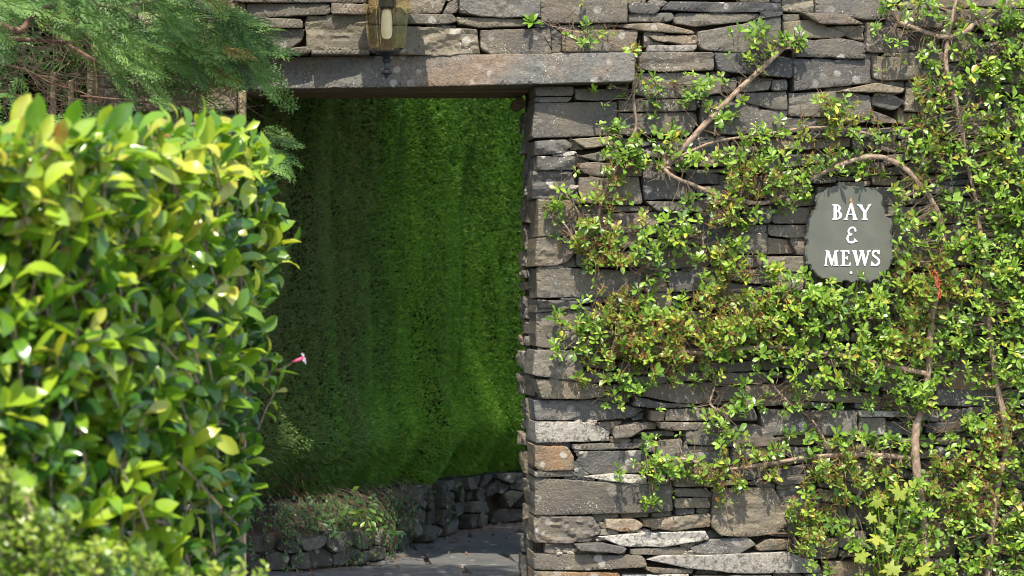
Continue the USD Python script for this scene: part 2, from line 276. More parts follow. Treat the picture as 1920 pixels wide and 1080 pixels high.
T('1212,522 1245,518 1252,545 1210,548', 'rust'); T('1250,508 1330,512 1330,545 1255,546'); T('1370,440 1436,437 1437,475 1375,476'); T('1395,388 1445,388 1443,418 1395,420'); T('1448,392 1516,390 1514,418 1448,418'); T('1370,480 1434,480 1434,500 1372,501')
T('1440,446 1478,450 1490,474 1440,475', 'warm'); T('1481,452 1512,455 1512,477 1495,478'); T('1440,422 1512,424 1512,444 1478,445 1440,440'); T('1437,482 1508,481 1515,498 1510,510 1440,506', 'warm'); T('1672,408 1700,415 1706,442 1675,450', 'warm'); T('1676,460 1705,465 1702,490 1678,493', 'warm')
T('1006,563 1080,566 1082,580 1010,577', 'rough'); T('1006,587 1080,583 1095,612 1092,650 1050,654 1005,650', 'warm'); T('1002,657 1078,658 1092,690 1088,711 1050,710 998,702', 'warm'); T('1005,712 1065,715 1130,723 1135,742 1100,747 1015,746'); T('1002,752 1120,751 1210,768 1185,784 1120,788 1006,787', 'blue')
T('1190,744 1235,755 1305,761 1240,765 1185,760'); T('1210,722 1335,718 1335,748 1307,757 1270,754 1205,742'); T('1220,770 1245,770 1243,788 1218,788', 'warm'); T('1248,768 1410,764 1420,787 1248,788'); T('1342,727 1392,726 1393,750 1350,752'); T('1255,700 1302,697 1302,713 1255,716')
T('1308,698 1328,698 1326,714 1306,714'); T('1345,702 1440,698 1440,715 1420,720 1345,720'); T('1397,724 1500,722 1500,758 1396,760'); T('1503,732 1645,738 1648,756 1503,750'); T('1500,754 1556,757 1556,765 1500,763'); T('1425,767 1603,771 1604,815 1430,815'); T('1608,770 1697,772 1697,780 1608,780', 'pale')
T('1612,784 1660,784 1658,815 1610,815'); T('1004,792 1108,792 1142,810 1140,826 1005,829', 'specked'); T('1150,800 1200,792 1210,800 1180,818 1150,820'); T('1233,792 1335,793 1333,802 1267,807 1235,802'); T('1285,809 1340,796 1420,797 1450,820 1446,836 1375,836 1288,832')
T('1290,838 1340,838 1335,845 1295,848', 'warm'); T('1001,836 1060,837 1074,855 1073,880 1015,881 1003,876', 'rust'); T('1072,834 1145,831 1205,831 1200,839 1110,843 1072,842'); T('1083,865 1095,847 1210,845 1230,870 1193,887 1110,888 1095,882', 'blue'); T('1003,885 1073,883 1080,892 1003,894')
T('1098,893 1150,888 1210,892 1210,906 1150,902', 'pale'); T('1004,897 1140,904 1257,912 1259,958 1180,961 1004,966', 'blue'); T('1265,916 1328,917 1332,931 1267,929', 'warm'); T('1265,935 1325,934 1331,950 1265,952', 'warm'); T('1264,890 1320,895 1318,911 1264,911')
T('1336,919 1447,914 1467,952 1473,980 1450,1000 1395,1005 1350,1002 1333,985', 'warm'); T('1405,905 1445,890 1450,892 1412,911'); T('1440,899 1520,889 1520,902 1465,910', 'rough'); T('1457,920 1500,914 1535,925 1545,970 1477,972'); T('1477,980 1530,978 1535,992 1475,995')
T('1003,970 1110,969 1128,993 1120,1002 1065,1018 1003,1017', 'rough'); T('1135,974 1190,974 1205,983 1195,993 1162,996 1136,988', 'rust'); T('1206,975 1330,963 1330,985 1260,994 1206,985', 'rough warm'); T('1125,1006 1205,999 1320,996 1327,1010 1247,1024 1165,1023', 'pale'); T('1077,1020 1125,1017 1172,1026 1167,1036 1135,1033 1085,1030', 'blue')
T('1182,1030 1285,1026 1292,1034 1280,1039 1182,1039'); T('1295,1028 1335,1012 1400,1007 1415,1020 1385,1037 1305,1038', 'blue'); T('1417,1024 1436,1011 1480,1012 1482,1028 1420,1032', 'rust'); T('1003,1040 1200,1041 1206,1045 1210,1060 1100,1069 1003,1068'); T('1216,1048 1238,1041 1320,1041 1478,1035 1535,1058 1541,1073 1395,1074 1290,1064', 'specked')
T('1205,1063 1298,1068 1296,1075 1225,1073'); T('1003,1073 1160,1074 1165,1112 1003,1112', 'rust'); T('1168,1078 1290,1077 1295,1110 1170,1112', 'pale'); T('1300,1080 1450,1080 1450,1112 1300,1112'); T('1545,1052 1650,1055 1650,1080 1545,1080', 'rust'); T('1550,975 1605,970 1605,985 1555,995'); T('1570,1000 1620,995 1622,1025 1572,1025', 'warm')
# left of the doorway
T('372,170 400,166 442,168 442,207 374,212', 'warm'); T('262,104 392,104 392,160 262,162'); T('186,104 256,102 256,162 188,163'); T('300,166 368,168 368,210 302,210'); T('190,167 294,166 296,208 190,208')
T('260,30 424,30 436,58 436,101 262,100', 'warm'); T('186,28 255,26 256,98 186,98'); T('186,-22 300,-22 300,23 186,22'); T('306,-22 424,-22 424,24 306,24')
LINTEL = P('395,104 700,103 1182,104.5 1180,158 1003,160.5 800,162.5 395,164')

def fill_region(u0, u1, v0, v1, seed, hmin, hmax, lmin, lmax, taken):
    """random rubble courses in the space that the traced stones leave"""
    r = np.random.default_rng(seed); out = []; v = v0
    while v < v1:
        h = r.uniform(hmin, hmax); u = u0 - r.uniform(0, 60); w0 = r.uniform(-5, 5)
        while u < u1:
            l = min(lmax, lmin * (1 + r.exponential(1.1))); a, b = max(u, u0), min(u + l, u1)
            if b - a > 8:
                k = r.uniform()
                sl = lambda x: w0 * math.sin(x * 0.011 + seed) + 3 * math.sin(x * 0.037 + v)
                if k < 0.5 and h > 22:
                    f1, f2 = r.uniform(0.18, 0.82, 2); d0 = v + 1.2; P0 = lambda x, f: (x, v + h * f + sl(x))
                    out.append(Polygon([P0(a + 1, 0.04), P0((a + b) / 2, 0.02), P0(b - 1, 0.04), P0(b - 1, f2 - 0.03), P0((a + b) / 2, (f1 + f2) / 2 - 0.03 + r.normal(0, .04)), P0(a + 1, f1 - 0.03)]).buffer(0))
                    out.append(Polygon([P0(a + 1, f1 + 0.06), P0((a + b) / 2, (f1 + f2) / 2 + 0.10), P0(b - 1, f2 + 0.06), P0(b - 1, 0.97), P0(a + 1, 0.97)]).buffer(0)); rows = []
                else: rows = [(v, v + h)]
                for (p, q) in rows:
                    j = r.uniform(-3.5, 3.5, 4)
                    poly = [(a + 1.2, p + 1.2 + sl(a) + j[0] * .5), ((a + b) / 2, p + 1.2 + sl((a + b) / 2) + j[1]), (b - 1.2, p + 1.2 + sl(b)), (b - 1.2 + j[2], q - 1.2 + sl(b)), ((a + b) / 2 + 5, q - 1.2 + sl((a + b) / 2)), (a + 1.2 + j[3], q - 1.2 + sl(a))]
                    out.append(Polygon(poly).buffer(0))
            u += l
        v += h
    res = []
    for p in out:
        d = p.difference(taken)
        for gm in getattr(d, 'geoms', [d]):
            if gm.geom_type != 'Polygon': continue
            gm = gm.buffer(-2.2).buffer(1.6)
            for q in getattr(gm, 'geoms', [gm]):
                if q.geom_type == 'Polygon' and q.area > 190:
                    res.append((Polygon(q.exterior).simplify(1.2), q.area))
    return res

def stone_mesh(poly, depth, proud, seed, rough=0.3, cell=0.016, back=None, frame=None):
    """poly: outline in the face's own plane (metres). Returns vertices in (a, depth, b) and faces; depth grows into the wall."""
    r = np.random.default_rng(seed)
    ring = LineString(list(poly.exterior.coords)); n = max(8, int(ring.length / (cell * 0.9)))
    s = np.linspace(0, 1, n, endpoint=False)
    O = np.array([ring.interpolate(t, normalized=True).coords[0] for t in s])
    c = O.mean(0)
    jit = (fbm(np.c_[O * 45, np.full(n, seed * 1.7)], 3, 1) - 0.5)[:, None] * 0.008
    O = O + norm(O - c) * jit
    sh = Polygon(O).buffer(0)
    if sh.geom_type != 'Polygon': sh = max(sh.geoms, key=lambda q: q.area)
    O = np.array(sh.exterior.coords)[:-1]; n = len(O)
    if sh.exterior.is_ccw: O = O[::-1]
    bev = min(0.0034, 0.10 * math.sqrt(sh.area))
    inn = sh.buffer(-bev)
    pts = [O]
    if not inn.is_empty:
        inn = max(getattr(inn, 'geoms', [inn]), key=lambda q: q.area)
        k = max(6, int(inn.exterior.length / cell)); ir = np.array([inn.exterior.interpolate(t, normalized=True).coords[0] for t in np.linspace(0, 1, k, endpoint=False)])
        pts.append(ir)
        x0, z0, x1, z1 = inn.bounds
        gx, gz = np.meshgrid(np.arange(x0, x1, cell), np.arange(z0, z1, cell * 0.87))
        gx = gx + (np.arange(gx.shape[0]) % 2)[:, None] * cell / 2
        G = np.c_[gx.ravel(), gz.ravel()] + r.uniform(-0.22, 0.22, (gx.size, 2)) * cell
        keep = inn.buffer(-cell * 0.45)
        if not keep.is_empty:
            G = G[contains_xy(keep, G[:, 0], G[:, 1])]; pts.append(G)
    Q = np.vstack(pts)
    tri = Delaunay(Q).simplices
    cen = Q[tri].mean(1); tri = tri[contains_xy(sh.buffer(1e-5), cen[:, 0], cen[:, 1])]
    a, b, cc = Q[tri[:, 0]], Q[tri[:, 1]], Q[tri[:, 2]]
    cr = (b[:, 0] - a[:, 0]) * (cc[:, 1] - a[:, 1]) - (b[:, 1] - a[:, 1]) * (cc[:, 0] - a[:, 0])
    tri = tri[np.abs(cr) > 1e-9]; cr = cr[np.abs(cr) > 1e-9]
    tri[cr < 0] = tri[cr < 0][:, ::-1]
    off = r.uniform(-50, 50, 3)
    big = fbm(np.c_[Q[:, 0] * 7, Q[:, 1] * 12, np.zeros(len(Q))] + off, 3, 3) - 0.5
    th = r.uniform(-0.45, 0.45)
    lay = fbm(np.c_[(Q[:, 0] * math.cos(th) + Q[:, 1] * math.sin(th)) * 6, (Q[:, 1] * math.cos(th) - Q[:, 0] * math.sin(th)) * 38, np.zeros(len(Q))] + off, 3, 5)
    terr = np.floor(lay * 7) / 7 + 0.25 * (lay * 7 - np.floor(lay * 7)) / 7 - 0.5
    rel = big * 0.010 * (0.4 + rough) + terr * 0.055 * rough**1.3
    tilt = r.normal(0, 0.05, 2)
    y = -proud - rel + (Q - c) @ tilt
    chip = np.zeros(len(Q)); chip[:n] = bev * r.uniform(0.5, 1.6, n) + 0.006 * (noise(np.c_[O * 30, np.zeros(n)] + off) > 0.74)
    y = y + chip
    V = np.c_[Q[:, 0], y, Q[:, 1]]
    back = depth + np.zeros(n); B = np.c_[O[:, 0], back, O[:, 1]]
    V = np.vstack([V, B]); m = len(Q); i = np.arange(n); j = (i + 1) % n
    sides = np.vstack([np.c_[i, j, m + j], np.c_[i, m + j, m + i]])
    return V, np.vstack([tri, sides])

wall = thing('stone_wall', 'dry slate rubble wall with a doorway under a long stone lintel', 'wall')
taken = union_all([Polygon(p).buffer(0) for p, _ in TR] + [Polygon(LINTEL)]).buffer(1.4)
DOOR = sbox(452, 150, 1004, 1200)
fills = fill_region(1002, 1990, -40, 1120, 3, 17, 50, 38, 175, taken) 
fills += fill_region(188, 450, 214, 1120, 5, 34, 62, 60, 150, taken.union(DOOR))
fills += fill_region(186, 1000, -40, 100, 9, 14, 26, 40, 120, taken.union(DOOR))
def kindvals(kind, r):
    t, ru, pa, ro = r.normal(0.44, 0.17), max(0, r.normal(0.04, 0.16)), max(0, r.normal(-0.1, 0.15)), r.uniform(0.05, 0.45)
    if 'warm' in kind: t += 0.20; ru += 0.10
    if 'blue' in kind: t -= 0.17; ru *= 0.3
    if 'rust' in kind: t += 0.2; ru = 0.95
    if 'pale' in kind: pa = 0.85; t += 0.2
    if 'specked' in kind: pa = 0.5
    if 'rough' in kind: ro = r.uniform(0.75, 1.05)
    return float(np.clip(t, 0.02, 0.98)), float(ru), float(pa), ro
allst = [(Polygon(p), k, True) for p, k in TR] + [(p, '', False) for p, _ in fills]
allst.sort(key=lambda q: -q[0].area)
rub, rubA = [], []
rs = np.random.default_rng(21)
for i, (pp, k, traced) in enumerate(allst):
    if not k and not traced: k = rs.choice(['', '', 'warm', 'blue', 'rough', 'rough'])
    w = np.array(pp.exterior.coords)[:-1]
    corner = w[:, 0].min() < 1012 and w[:, 0].min() > 985
    wp = Polygon(px(w[:, 0], w[:, 1])).buffer(0.0020 if traced else 0.0012, join_style='mitre')
    t, ru, pa, ro = kindvals(k, rs)
    pr = rs.normal(0.012, 0.010) if traced else rs.normal(-0.004, 0.012)
    if wp.area < 0.0016: pr -= 0.006
    V, Fc = stone_mesh(wp, rs.uniform(0.17, 0.24) if corner else 0.10, pr, 100 + i, ro, cell=0.013 if ro > 0.7 else 0.017)
    if i < 292: part('stone', wall, (V, Fc), 'slate', tint=t, rust=ru, pale=pa)
    else: rub.append((V, Fc)); rubA.append((len(V), t, ru, pa))
if rub:
    part('small_rubble', wall, join(rub), 'slate', kind='stuff', tint=np.concatenate([np.full(a[0], a[1]) for a in rubA]), rust=np.concatenate([np.full(a[0], a[2]) for a in rubA]), pale=np.concatenate([np.full(a[0], a[3]) for a in rubA]))
lp = np.array(LINTEL); V, Fc = stone_mesh(Polygon(px(lp[:, 0], lp[:, 1])), 0.15, 0.004, 77, 0.22, cell=0.02)
part('lintel', wall, (V, Fc), 'lintel_slate', label='long smooth slate lintel over the doorway, spotted with white lichen', tint=0.5, rust=0.55, pale=0.12)
# mortar core, with the doorway left open
def core_box(u0, u1, z0, z1, y0=0.062, y1=0.40):
    x0, x1 = px(u0, 0)[0], px(u1, 0)[0]
    nx, nz = max(2, int((x1 - x0) / 0.03)), max(2, int((z1 - z0) / 0.03))
    X, Z = np.meshgrid(np.linspace(x0, x1, nx), np.linspace(z0, z1, nz))
    Y = y0 + (fbm(np.stack([X * 18, Z * 26, X * 0], -1), 3, 4) - 0.5) * 0.05
    Vf = np.stack([X, Y, Z], -1).reshape(-1, 3); i = (np.arange(nz - 1)[:, None] * nx + np.arange(nx - 1)[None]).ravel()
    f = np.vstack([np.c_[i, i + 1, i + nx + 1], np.c_[i, i + nx + 1, i + nx]])
    b = trimesh.creation.box([x1 - x0, y1 - y0 - 0.03, z1 - z0]); b.apply_translation([(x0 + x1) / 2, (y0 + y1 + 0.03) / 2, (z0 + z1) / 2])
    return join([(Vf, f), (np.array(b.vertices), np.array(b.faces))])
zl = px(0, 130)[1]
part('wall_core', wall, join([core_box(1012, 2600, -0.1, 2.9), core_box(190, 444, -0.1, zl), core_box(190, 1011, zl + 0.07, 2.9)]), 'mortar')
# reveal of the doorway: the rough ends of stones set behind the corner stones
rs = np.random.default_rng(5); z = 0.0
while z < 1.80:
    h = rs.uniform(0.035, 0.11); y0 = 0.13 + rs.uniform(0, 0.05)
    while y0 < 0.40:
        d = rs.uniform(0.07, 0.16); y1 = min(y0 + d, 0.425)
        if y1 - y0 < 0.03: break
        hh = h * rs.uniform(0.8, 1.0); e = rs.uniform(-0.006, 0.006, 8)
        rp = Polygon([(y0 + 0.003, z + 0.004 + e[0]), (y1 - 0.003, z + 0.004 + e[1]), (y1 - 0.003 + e[2], z + hh / 2), (y1 - 0.003, z + hh - 0.003 + e[3]), ((y0 + y1) / 2, z + hh + e[4]), (y0 + 0.003, z + hh - 0.004 + e[5])]).buffer(0)
        V, Fc = stone_mesh(rp, 0.10, 0, 4000 + int(z * 1000) + int(y0 * 100), rs.uniform(0.5, 1.0), cell=0.014)
        x = px(1003, 0)[0] + rs.normal(0.0, 0.011) + V[:, 1]
        t, ru, pa, ro = kindvals(rs.choice(['', 'warm', 'blue']), rs)
        part('reveal_stone', wall, (np.c_[x, V[:, 0], V[:, 2]], Fc[:, ::-1]), 'slate', tint=t, rust=ru * .5, pale=pa)
        y0 = y1
    z += h
# ragged pale mortar squeezed out at some joints
rs = np.random.default_rng(15); mm = []
for (u, v, w) in [(1060, 289, 34), (1080, 352, 16), (1085, 420, 10), (1040, 503, 60), (1060, 580, 50), (1040, 655, 60), (1055, 713, 50), (1100, 790, 30), (1085, 850, 12), (1085, 893, 30), (1110, 902, 60), (1200, 996, 60), (1085, 1010, 40), (1060, 1033, 40), (1300, 1012, 30), (1225, 905, 30), (1240, 500, 40), (1350, 508, 40), (1205, 415, 8), (1660, 178, 40), (1700, 195, 14), (1340, 260, 50), (1020, 885, 20), (1290, 1036, 14), (1128, 1010, 12)]:
    for k in range(int(w / 4) + 2):
        c = at(u + rs.uniform(-w / 2, w / 2), v + rs.normal(0, 2.2), rs.uniform(0.0, 0.016)); b = trimesh.creation.icosphere(1, radius=rs.uniform(0.004, 0.011))
        q = np.array(b.vertices) * [1.6, 0.9, 0.8] * (1 + 0.5 * (rs.random((len(b.vertices), 1)) - 0.5)) + c; mm.append((q, np.array(b.faces)))
part('mortar_crumbs', wall, join(mm), 'mortar_pale', kind='stuff')

# ---------------------------------------------------------------- wooden door frame
fr = thing('door_frame', 'weathered brown wooden frame under the stone lintel of the doorway', 'door frame')
x0, x1, zb = px(444, 0)[0], px(1001, 0)[0], px(0, 163)[1]
part('head_beam', fr, bevel_box([x0 - 0.1, 0.155, zb - 0.004], [x1 + 0.01, 0.425, zb + 0.062], 0.008), 'oak')
part('post', fr, bevel_box([px(446, 0)[0], 0.06, 0.0], [px(462, 0)[0], 0.17, zb - 0.006], 0.006), 'post_wood')
kb = trimesh.creation.cylinder(radius=0.024, height=0.10, sections=20); kb.apply_transform(trimesh.transformations.rotation_matrix(math.pi / 2, [1, 0, 0])); kb.apply_translation([x1 - 0.012, 0.36, zb - 0.034])
part('hinge_block', fr, kb, 'oak', smooth=40)

# ---------------------------------------------------------------- slate name plaque
sg = thing('name_plaque', 'grey green slate plaque with chipped round edge reading BAY & MEWS', 'sign')
def sq(x, y): return px(1500 + np.asarray(x) / 5.145, 330 + np.asarray(y) / 5.145, -0.05)
outline = P('260,118 320,104 400,106 500,98 600,100 680,110 722,122 770,165 800,205 790,268 815,310 830,380 885,418 900,480 894,560 911,630 890,690 905,770 884,832 860,900 802,942 772,986 692,1021 640,1031 560,1011 500,1031 440,1011 345,1026 300,1009 215,990 165,958 112,900 100,862 62,848 68,800 50,732 75,640 63,592 80,540 70,480 95,402 140,332 160,270 150,230 172,172 228,150')
o = np.array(outline); oc = catmull(np.vstack([o, o[:1]]), 5)[:-1]; oc = oc + (fbm(np.c_[oc / 16, np.zeros(len(oc))], 3, 2)[:, None] - 0.5) * norm(oc - oc.mean(0)) * 26
pl = Polygon(sq(oc[:, 0], oc[:, 1])).buffer(0)
V, Fc = stone_mesh(pl, 0.0, 0.052, 9, 0.0, cell=0.03)
flat = V[:, 1] < -0.04; V[:, 1] = np.where(flat, np.clip(V[:, 1], -0.060, -0.046), -0.022)
V[flat, 1] = np.where(np.abs(V[flat, 1] + 0.052) < 0.0035, -0.052, V[flat, 1])
V, Fc = None, None
ring = np.array(pl.exterior.coords)[:-1]
def prism(shape, y_front, y_back, bev=0.0):
    out = []
    for gm in getattr(shape, 'geoms', [shape]):
        m = trimesh.creation.extrude_polygon(gm, y_back - y_front, engine='earcut')
        v = np.array(m.vertices); out.append((np.c_[v[:, 0], y_front + v[:, 2], v[:, 1]], np.array(m.faces)[:, ::-1]))
    return join(out)
slab = join([prism(pl, -0.046, -0.022), prism(pl.buffer(-0.0035), -0.0505, -0.046)])
part('slab', sg, slab, 'plaque_slate')
def S(*p): return Polygon([tuple(q) for q in p]).buffer(0)
def st(pts, w): return LineString(catmull(np.array(pts, float), 8)).buffer(w / 2, cap_style='flat')
def ell(cx, cy, rx, ry): return affinity.scale(Point(cx, cy).buffer(1, 32), rx, ry)
def bar(x0, y0, x1, y1, w): return LineString([(x0, y0), (x1, y1)]).buffer(w / 2, cap_style='flat')
def serif(x, y, w, up=1): return S((x - w, y), (x + w, y), (x + w * 0.35, y - 9 * up), (x - w * 0.35, y - 9 * up))
R = sbox
letters = [
    ('letter_b', R(324, 278, 352, 420).union(R(308, 412, 352, 420)).union(R(308, 275, 352, 283)).union((ell(350, 310, 40, 35) - ell(350, 310, 20, 25)) & R(350, 270, 420, 350)).union((ell(350, 378, 54, 42) - ell(350, 378, 30, 32)) & R(350, 330, 420, 425))),
    ('letter_a', S((484, 262), (497, 262), (548, 420), (514, 420)).union(S((484, 262), (492, 290), (447, 420), (433, 420))).union(R(452, 366, 528, 376)).union(R(420, 413, 462, 421)).union(R(505, 413, 553, 421))),
    ('letter_y', S((560, 280), (592, 280), (636, 350), (622, 372), (610, 352)).union(S((662, 280), (678, 280), (636, 356), (622, 350))).union(R(609, 345, 637, 420)).union(R(594, 413, 652, 421)).union(S((545, 272), (606, 280), (602, 287), (556, 285))).union(S((648, 282), (686, 268), (680, 287), (655, 288)))),
    ('ampersand', st([(536, 528), (520, 500), (488, 500), (466, 528), (474, 556), (500, 564)], 14).union(st([(500, 562), (468, 572), (456, 606), (472, 636), (508, 640), (534, 622)], 17)).union(S((522, 600), (556, 632), (530, 638), (520, 622))).union(ell(533, 527, 9, 9))),
    ('letter_m', S((254, 722), (268, 722), (252, 866), (238, 866)).union(S((256, 722), (280, 722), (318, 850), (300, 866), (290, 840))).union(S((336, 722), (350, 722), (308, 862), (298, 850))).union(S((328, 722), (352, 722), (362, 866), (334, 866))).union(R(230, 859, 264, 867)).union(R(322, 859, 374, 867)).union(S((238, 716), (280, 722), (276, 730), (250, 728))).union(S((332, 722), (370, 714), (364, 730), (340, 731)))),
    ('letter_e', R(404, 722, 432, 866).union(R(390, 858, 480, 867)).union(R(390, 718, 470, 728)).union(R(430, 785, 458, 795)).union(S((470, 867), (480, 835), (488, 833), (482, 867))).union(S((456, 728), (466, 752), (474, 752), (472, 714))).union(S((450, 772), (460, 774), (460, 808), (452, 806)))),
    ('letter_w', S((508, 722), (540, 722), (566, 830), (556, 866), (546, 866)).union(S((590, 722), (604, 722), (558, 866), (552, 850))).union(S((580, 722), (610, 722), (638, 830), (628, 866), (618, 866))).union(S((654, 722), (668, 722), (630, 866), (624, 850))).union(S((496, 716), (548, 720), (546, 728), (504, 728))).union(R(570, 719, 616, 727)).union(S((640, 724), (682, 714), (676, 730), (644, 731)))),
    ('letter_s', st([(758, 748), (744, 726), (718, 724), (702, 742), (706, 766), (732, 786), (756, 808), (760, 834), (742, 856), (712, 858), (692, 838)], 19).union(S((750, 714), (770, 714), (764, 756), (754, 752))).union(S((684, 828), (694, 824), (702, 866), (682, 866)))),
]
for nm, shp in letters:
    shp = shp.simplify(0.6)
    def tr(gm): 
        return Polygon(sq(*np.array(gm.exterior.coords).T), [sq(*np.array(h.coords).T) for h in gm.interiors])
    gs = [tr(gm) for gm in getattr(shp, 'geoms', [shp]) if gm.geom_type == 'Polygon']
    part(nm, sg, join([prism(gm, -0.0530, -0.0500) for gm in gs]), 'white_paint')
stn = S((484, 240), (492, 200), (502, 240), (520, 300), (528, 340), (505, 300), (494, 262), (484, 262)); part('rust_mark', sg, prism(Polygon(sq(*np.array(stn.exterior.coords).T)), -0.0512, -0.0500), 'rust_stain')
for (ux, uy) in ((490, 932), (486, 236)):
    c = sq(ux, uy); sc = trimesh.creation.cylinder(radius=0.0045, height=0.004, sections=14); sc.apply_transform(trimesh.transformations.rotation_matrix(math.pi / 2, [1, 0, 0])); sc.apply_translation([c[0], -0.0515, c[1]]); part('screw', sg, sc, 'white_paint' if uy > 500 else 'rust_stain')

# ---------------------------------------------------------------- lantern
ln = thing('wall_lantern', 'black iron wall lantern with tapered amber glass over the doorway lintel', 'lantern')
LY = -0.20; lc = at(725, 0, LY); k = (LY - CY) / F
def lz(v): return lc[2] - v * k
def octa(v, hw): 
    a = np.arange(8) * math.pi / 4 + math.pi / 8; r = hw * k / math.cos(math.pi / 8)
    return np.c_[lc[0] + r * np.cos(a), LY + r * np.sin(a), np.full(8, lz(v))]
prof = [(-62, 50), (0, 43), (80, 34.5), (92, 31), (98, 24)]
for i in range(8):
    v = []
    for (pv, hw) in prof:
        for inset in (0.0, 2.2): 
            q = octa(pv, hw - inset); v += [q[i] * 0.985 + q[(i + 1) % 8] * 0.015, q[(i + 1) % 8] * 0.985 + q[i] * 0.015]
    f = []
    for j in range(len(prof) - 1):
        a, b = 4 * j, 4 * j + 4
        f += [[a, a + 1, b + 1], [a, b + 1, b], [a + 2, b + 3, a + 3], [a + 2, b + 2, b + 3], [a, b, b + 2], [a, b + 2, a + 2], [a + 1, b + 3, b + 1], [a + 1, a + 3, b + 3]]
    e = 4 * (len(prof) - 1); f += [[0, 2, 1], [1, 2, 3], [e, e + 1, e + 2], [e + 1, e + 3, e + 2]]
    part('glass_pane', ln, (np.array(v), np.array(f)), 'amber_glass')
def lathe(pr, sections=28, cx=None, cy=None):
    pr = np.array(pr, float); m = trimesh.creation.revolve(np.c_[pr[:, 1] * k, -pr[:, 0] * k], sections=sections); m.apply_translation([lc[0], LY, lc[2]]); return m
part('bottom_cup', ln, lathe([(100.5, 0.01), (97, 26), (100, 24), (103, 12), (108, 6), (108, 0.01)]), 'iron', smooth=40)
part('finial', ln, lathe([(107, 0.01), (107, 5), (110, 8.5), (113, 9.5), (116, 7), (119, 4), (126, 4), (131, 6.5), (135, 10.5), (138, 10), (140, 5), (144, 4), (147, 1), (148, 0.01)]), 'iron', smooth=40)
part('lamp_holder', ln, lathe([(-62, 0.01), (-62, 15), (14, 15.5), (17, 12), (17, 0.01)]), 'iron', smooth=40)
part('bulb', ln, lathe([(74, 0.01), (73.5, 4), (71, 7.5), (66, 9.6), (56, 10.6), (42, 10.4), (30, 9.8), (22, 8.2), (17, 6.5), (17, 0.01)]), 'bulb_glass', smooth=True)
def octroof(rows):
    v = np.vstack([octa(a, b) for a, b in rows]); f = []
    for j in range(len(rows) - 1):
        for i in range(8): f += [[8 * j + i, 8 * j + 8 + (i + 1) % 8, 8 * j + (i + 1) % 8], [8 * j + i, 8 * j + 8 + i, 8 * j + 8 + (i + 1) % 8]]
    f += [[0, i, i + 1] for i in range(1, 7)] + [[8 * (len(rows) - 1), 8 * (len(rows) - 1) + i + 1, 8 * (len(rows) - 1) + i] for i in range(1, 7)]
    return v, np.array(f)
part('roof', ln, octroof([(-60, 61), (-66, 63), (-72, 60), (-110, 34), (-128, 28), (-140, 14)]), 'iron')
part('roof_finial', ln, lathe([(-138, 0.01), (-138, 9), (-146, 12), (-152, 7), (-160, 5), (-170, 8), (-176, 0.01)]), 'iron', smooth=40)
tz = lz(-150)
arm = tube([[lc[0], LY, lz(-172)], [lc[0], LY, lz(-215)], [lc[0], LY + 0.05, lz(-245)], [lc[0], LY + 0.12, lz(-235)], [lc[0], LY + 0.19, lz(-200)]], 0.009, 0.009, 8)
part('bracket_arm', ln, arm, 'iron', smooth=True)
part('wall_plate', ln, bevel_box([lc[0] - 0.04, -0.032, lz(-160)], [lc[0] + 0.04, -0.012, lz(-250)], 0.006), 'iron')

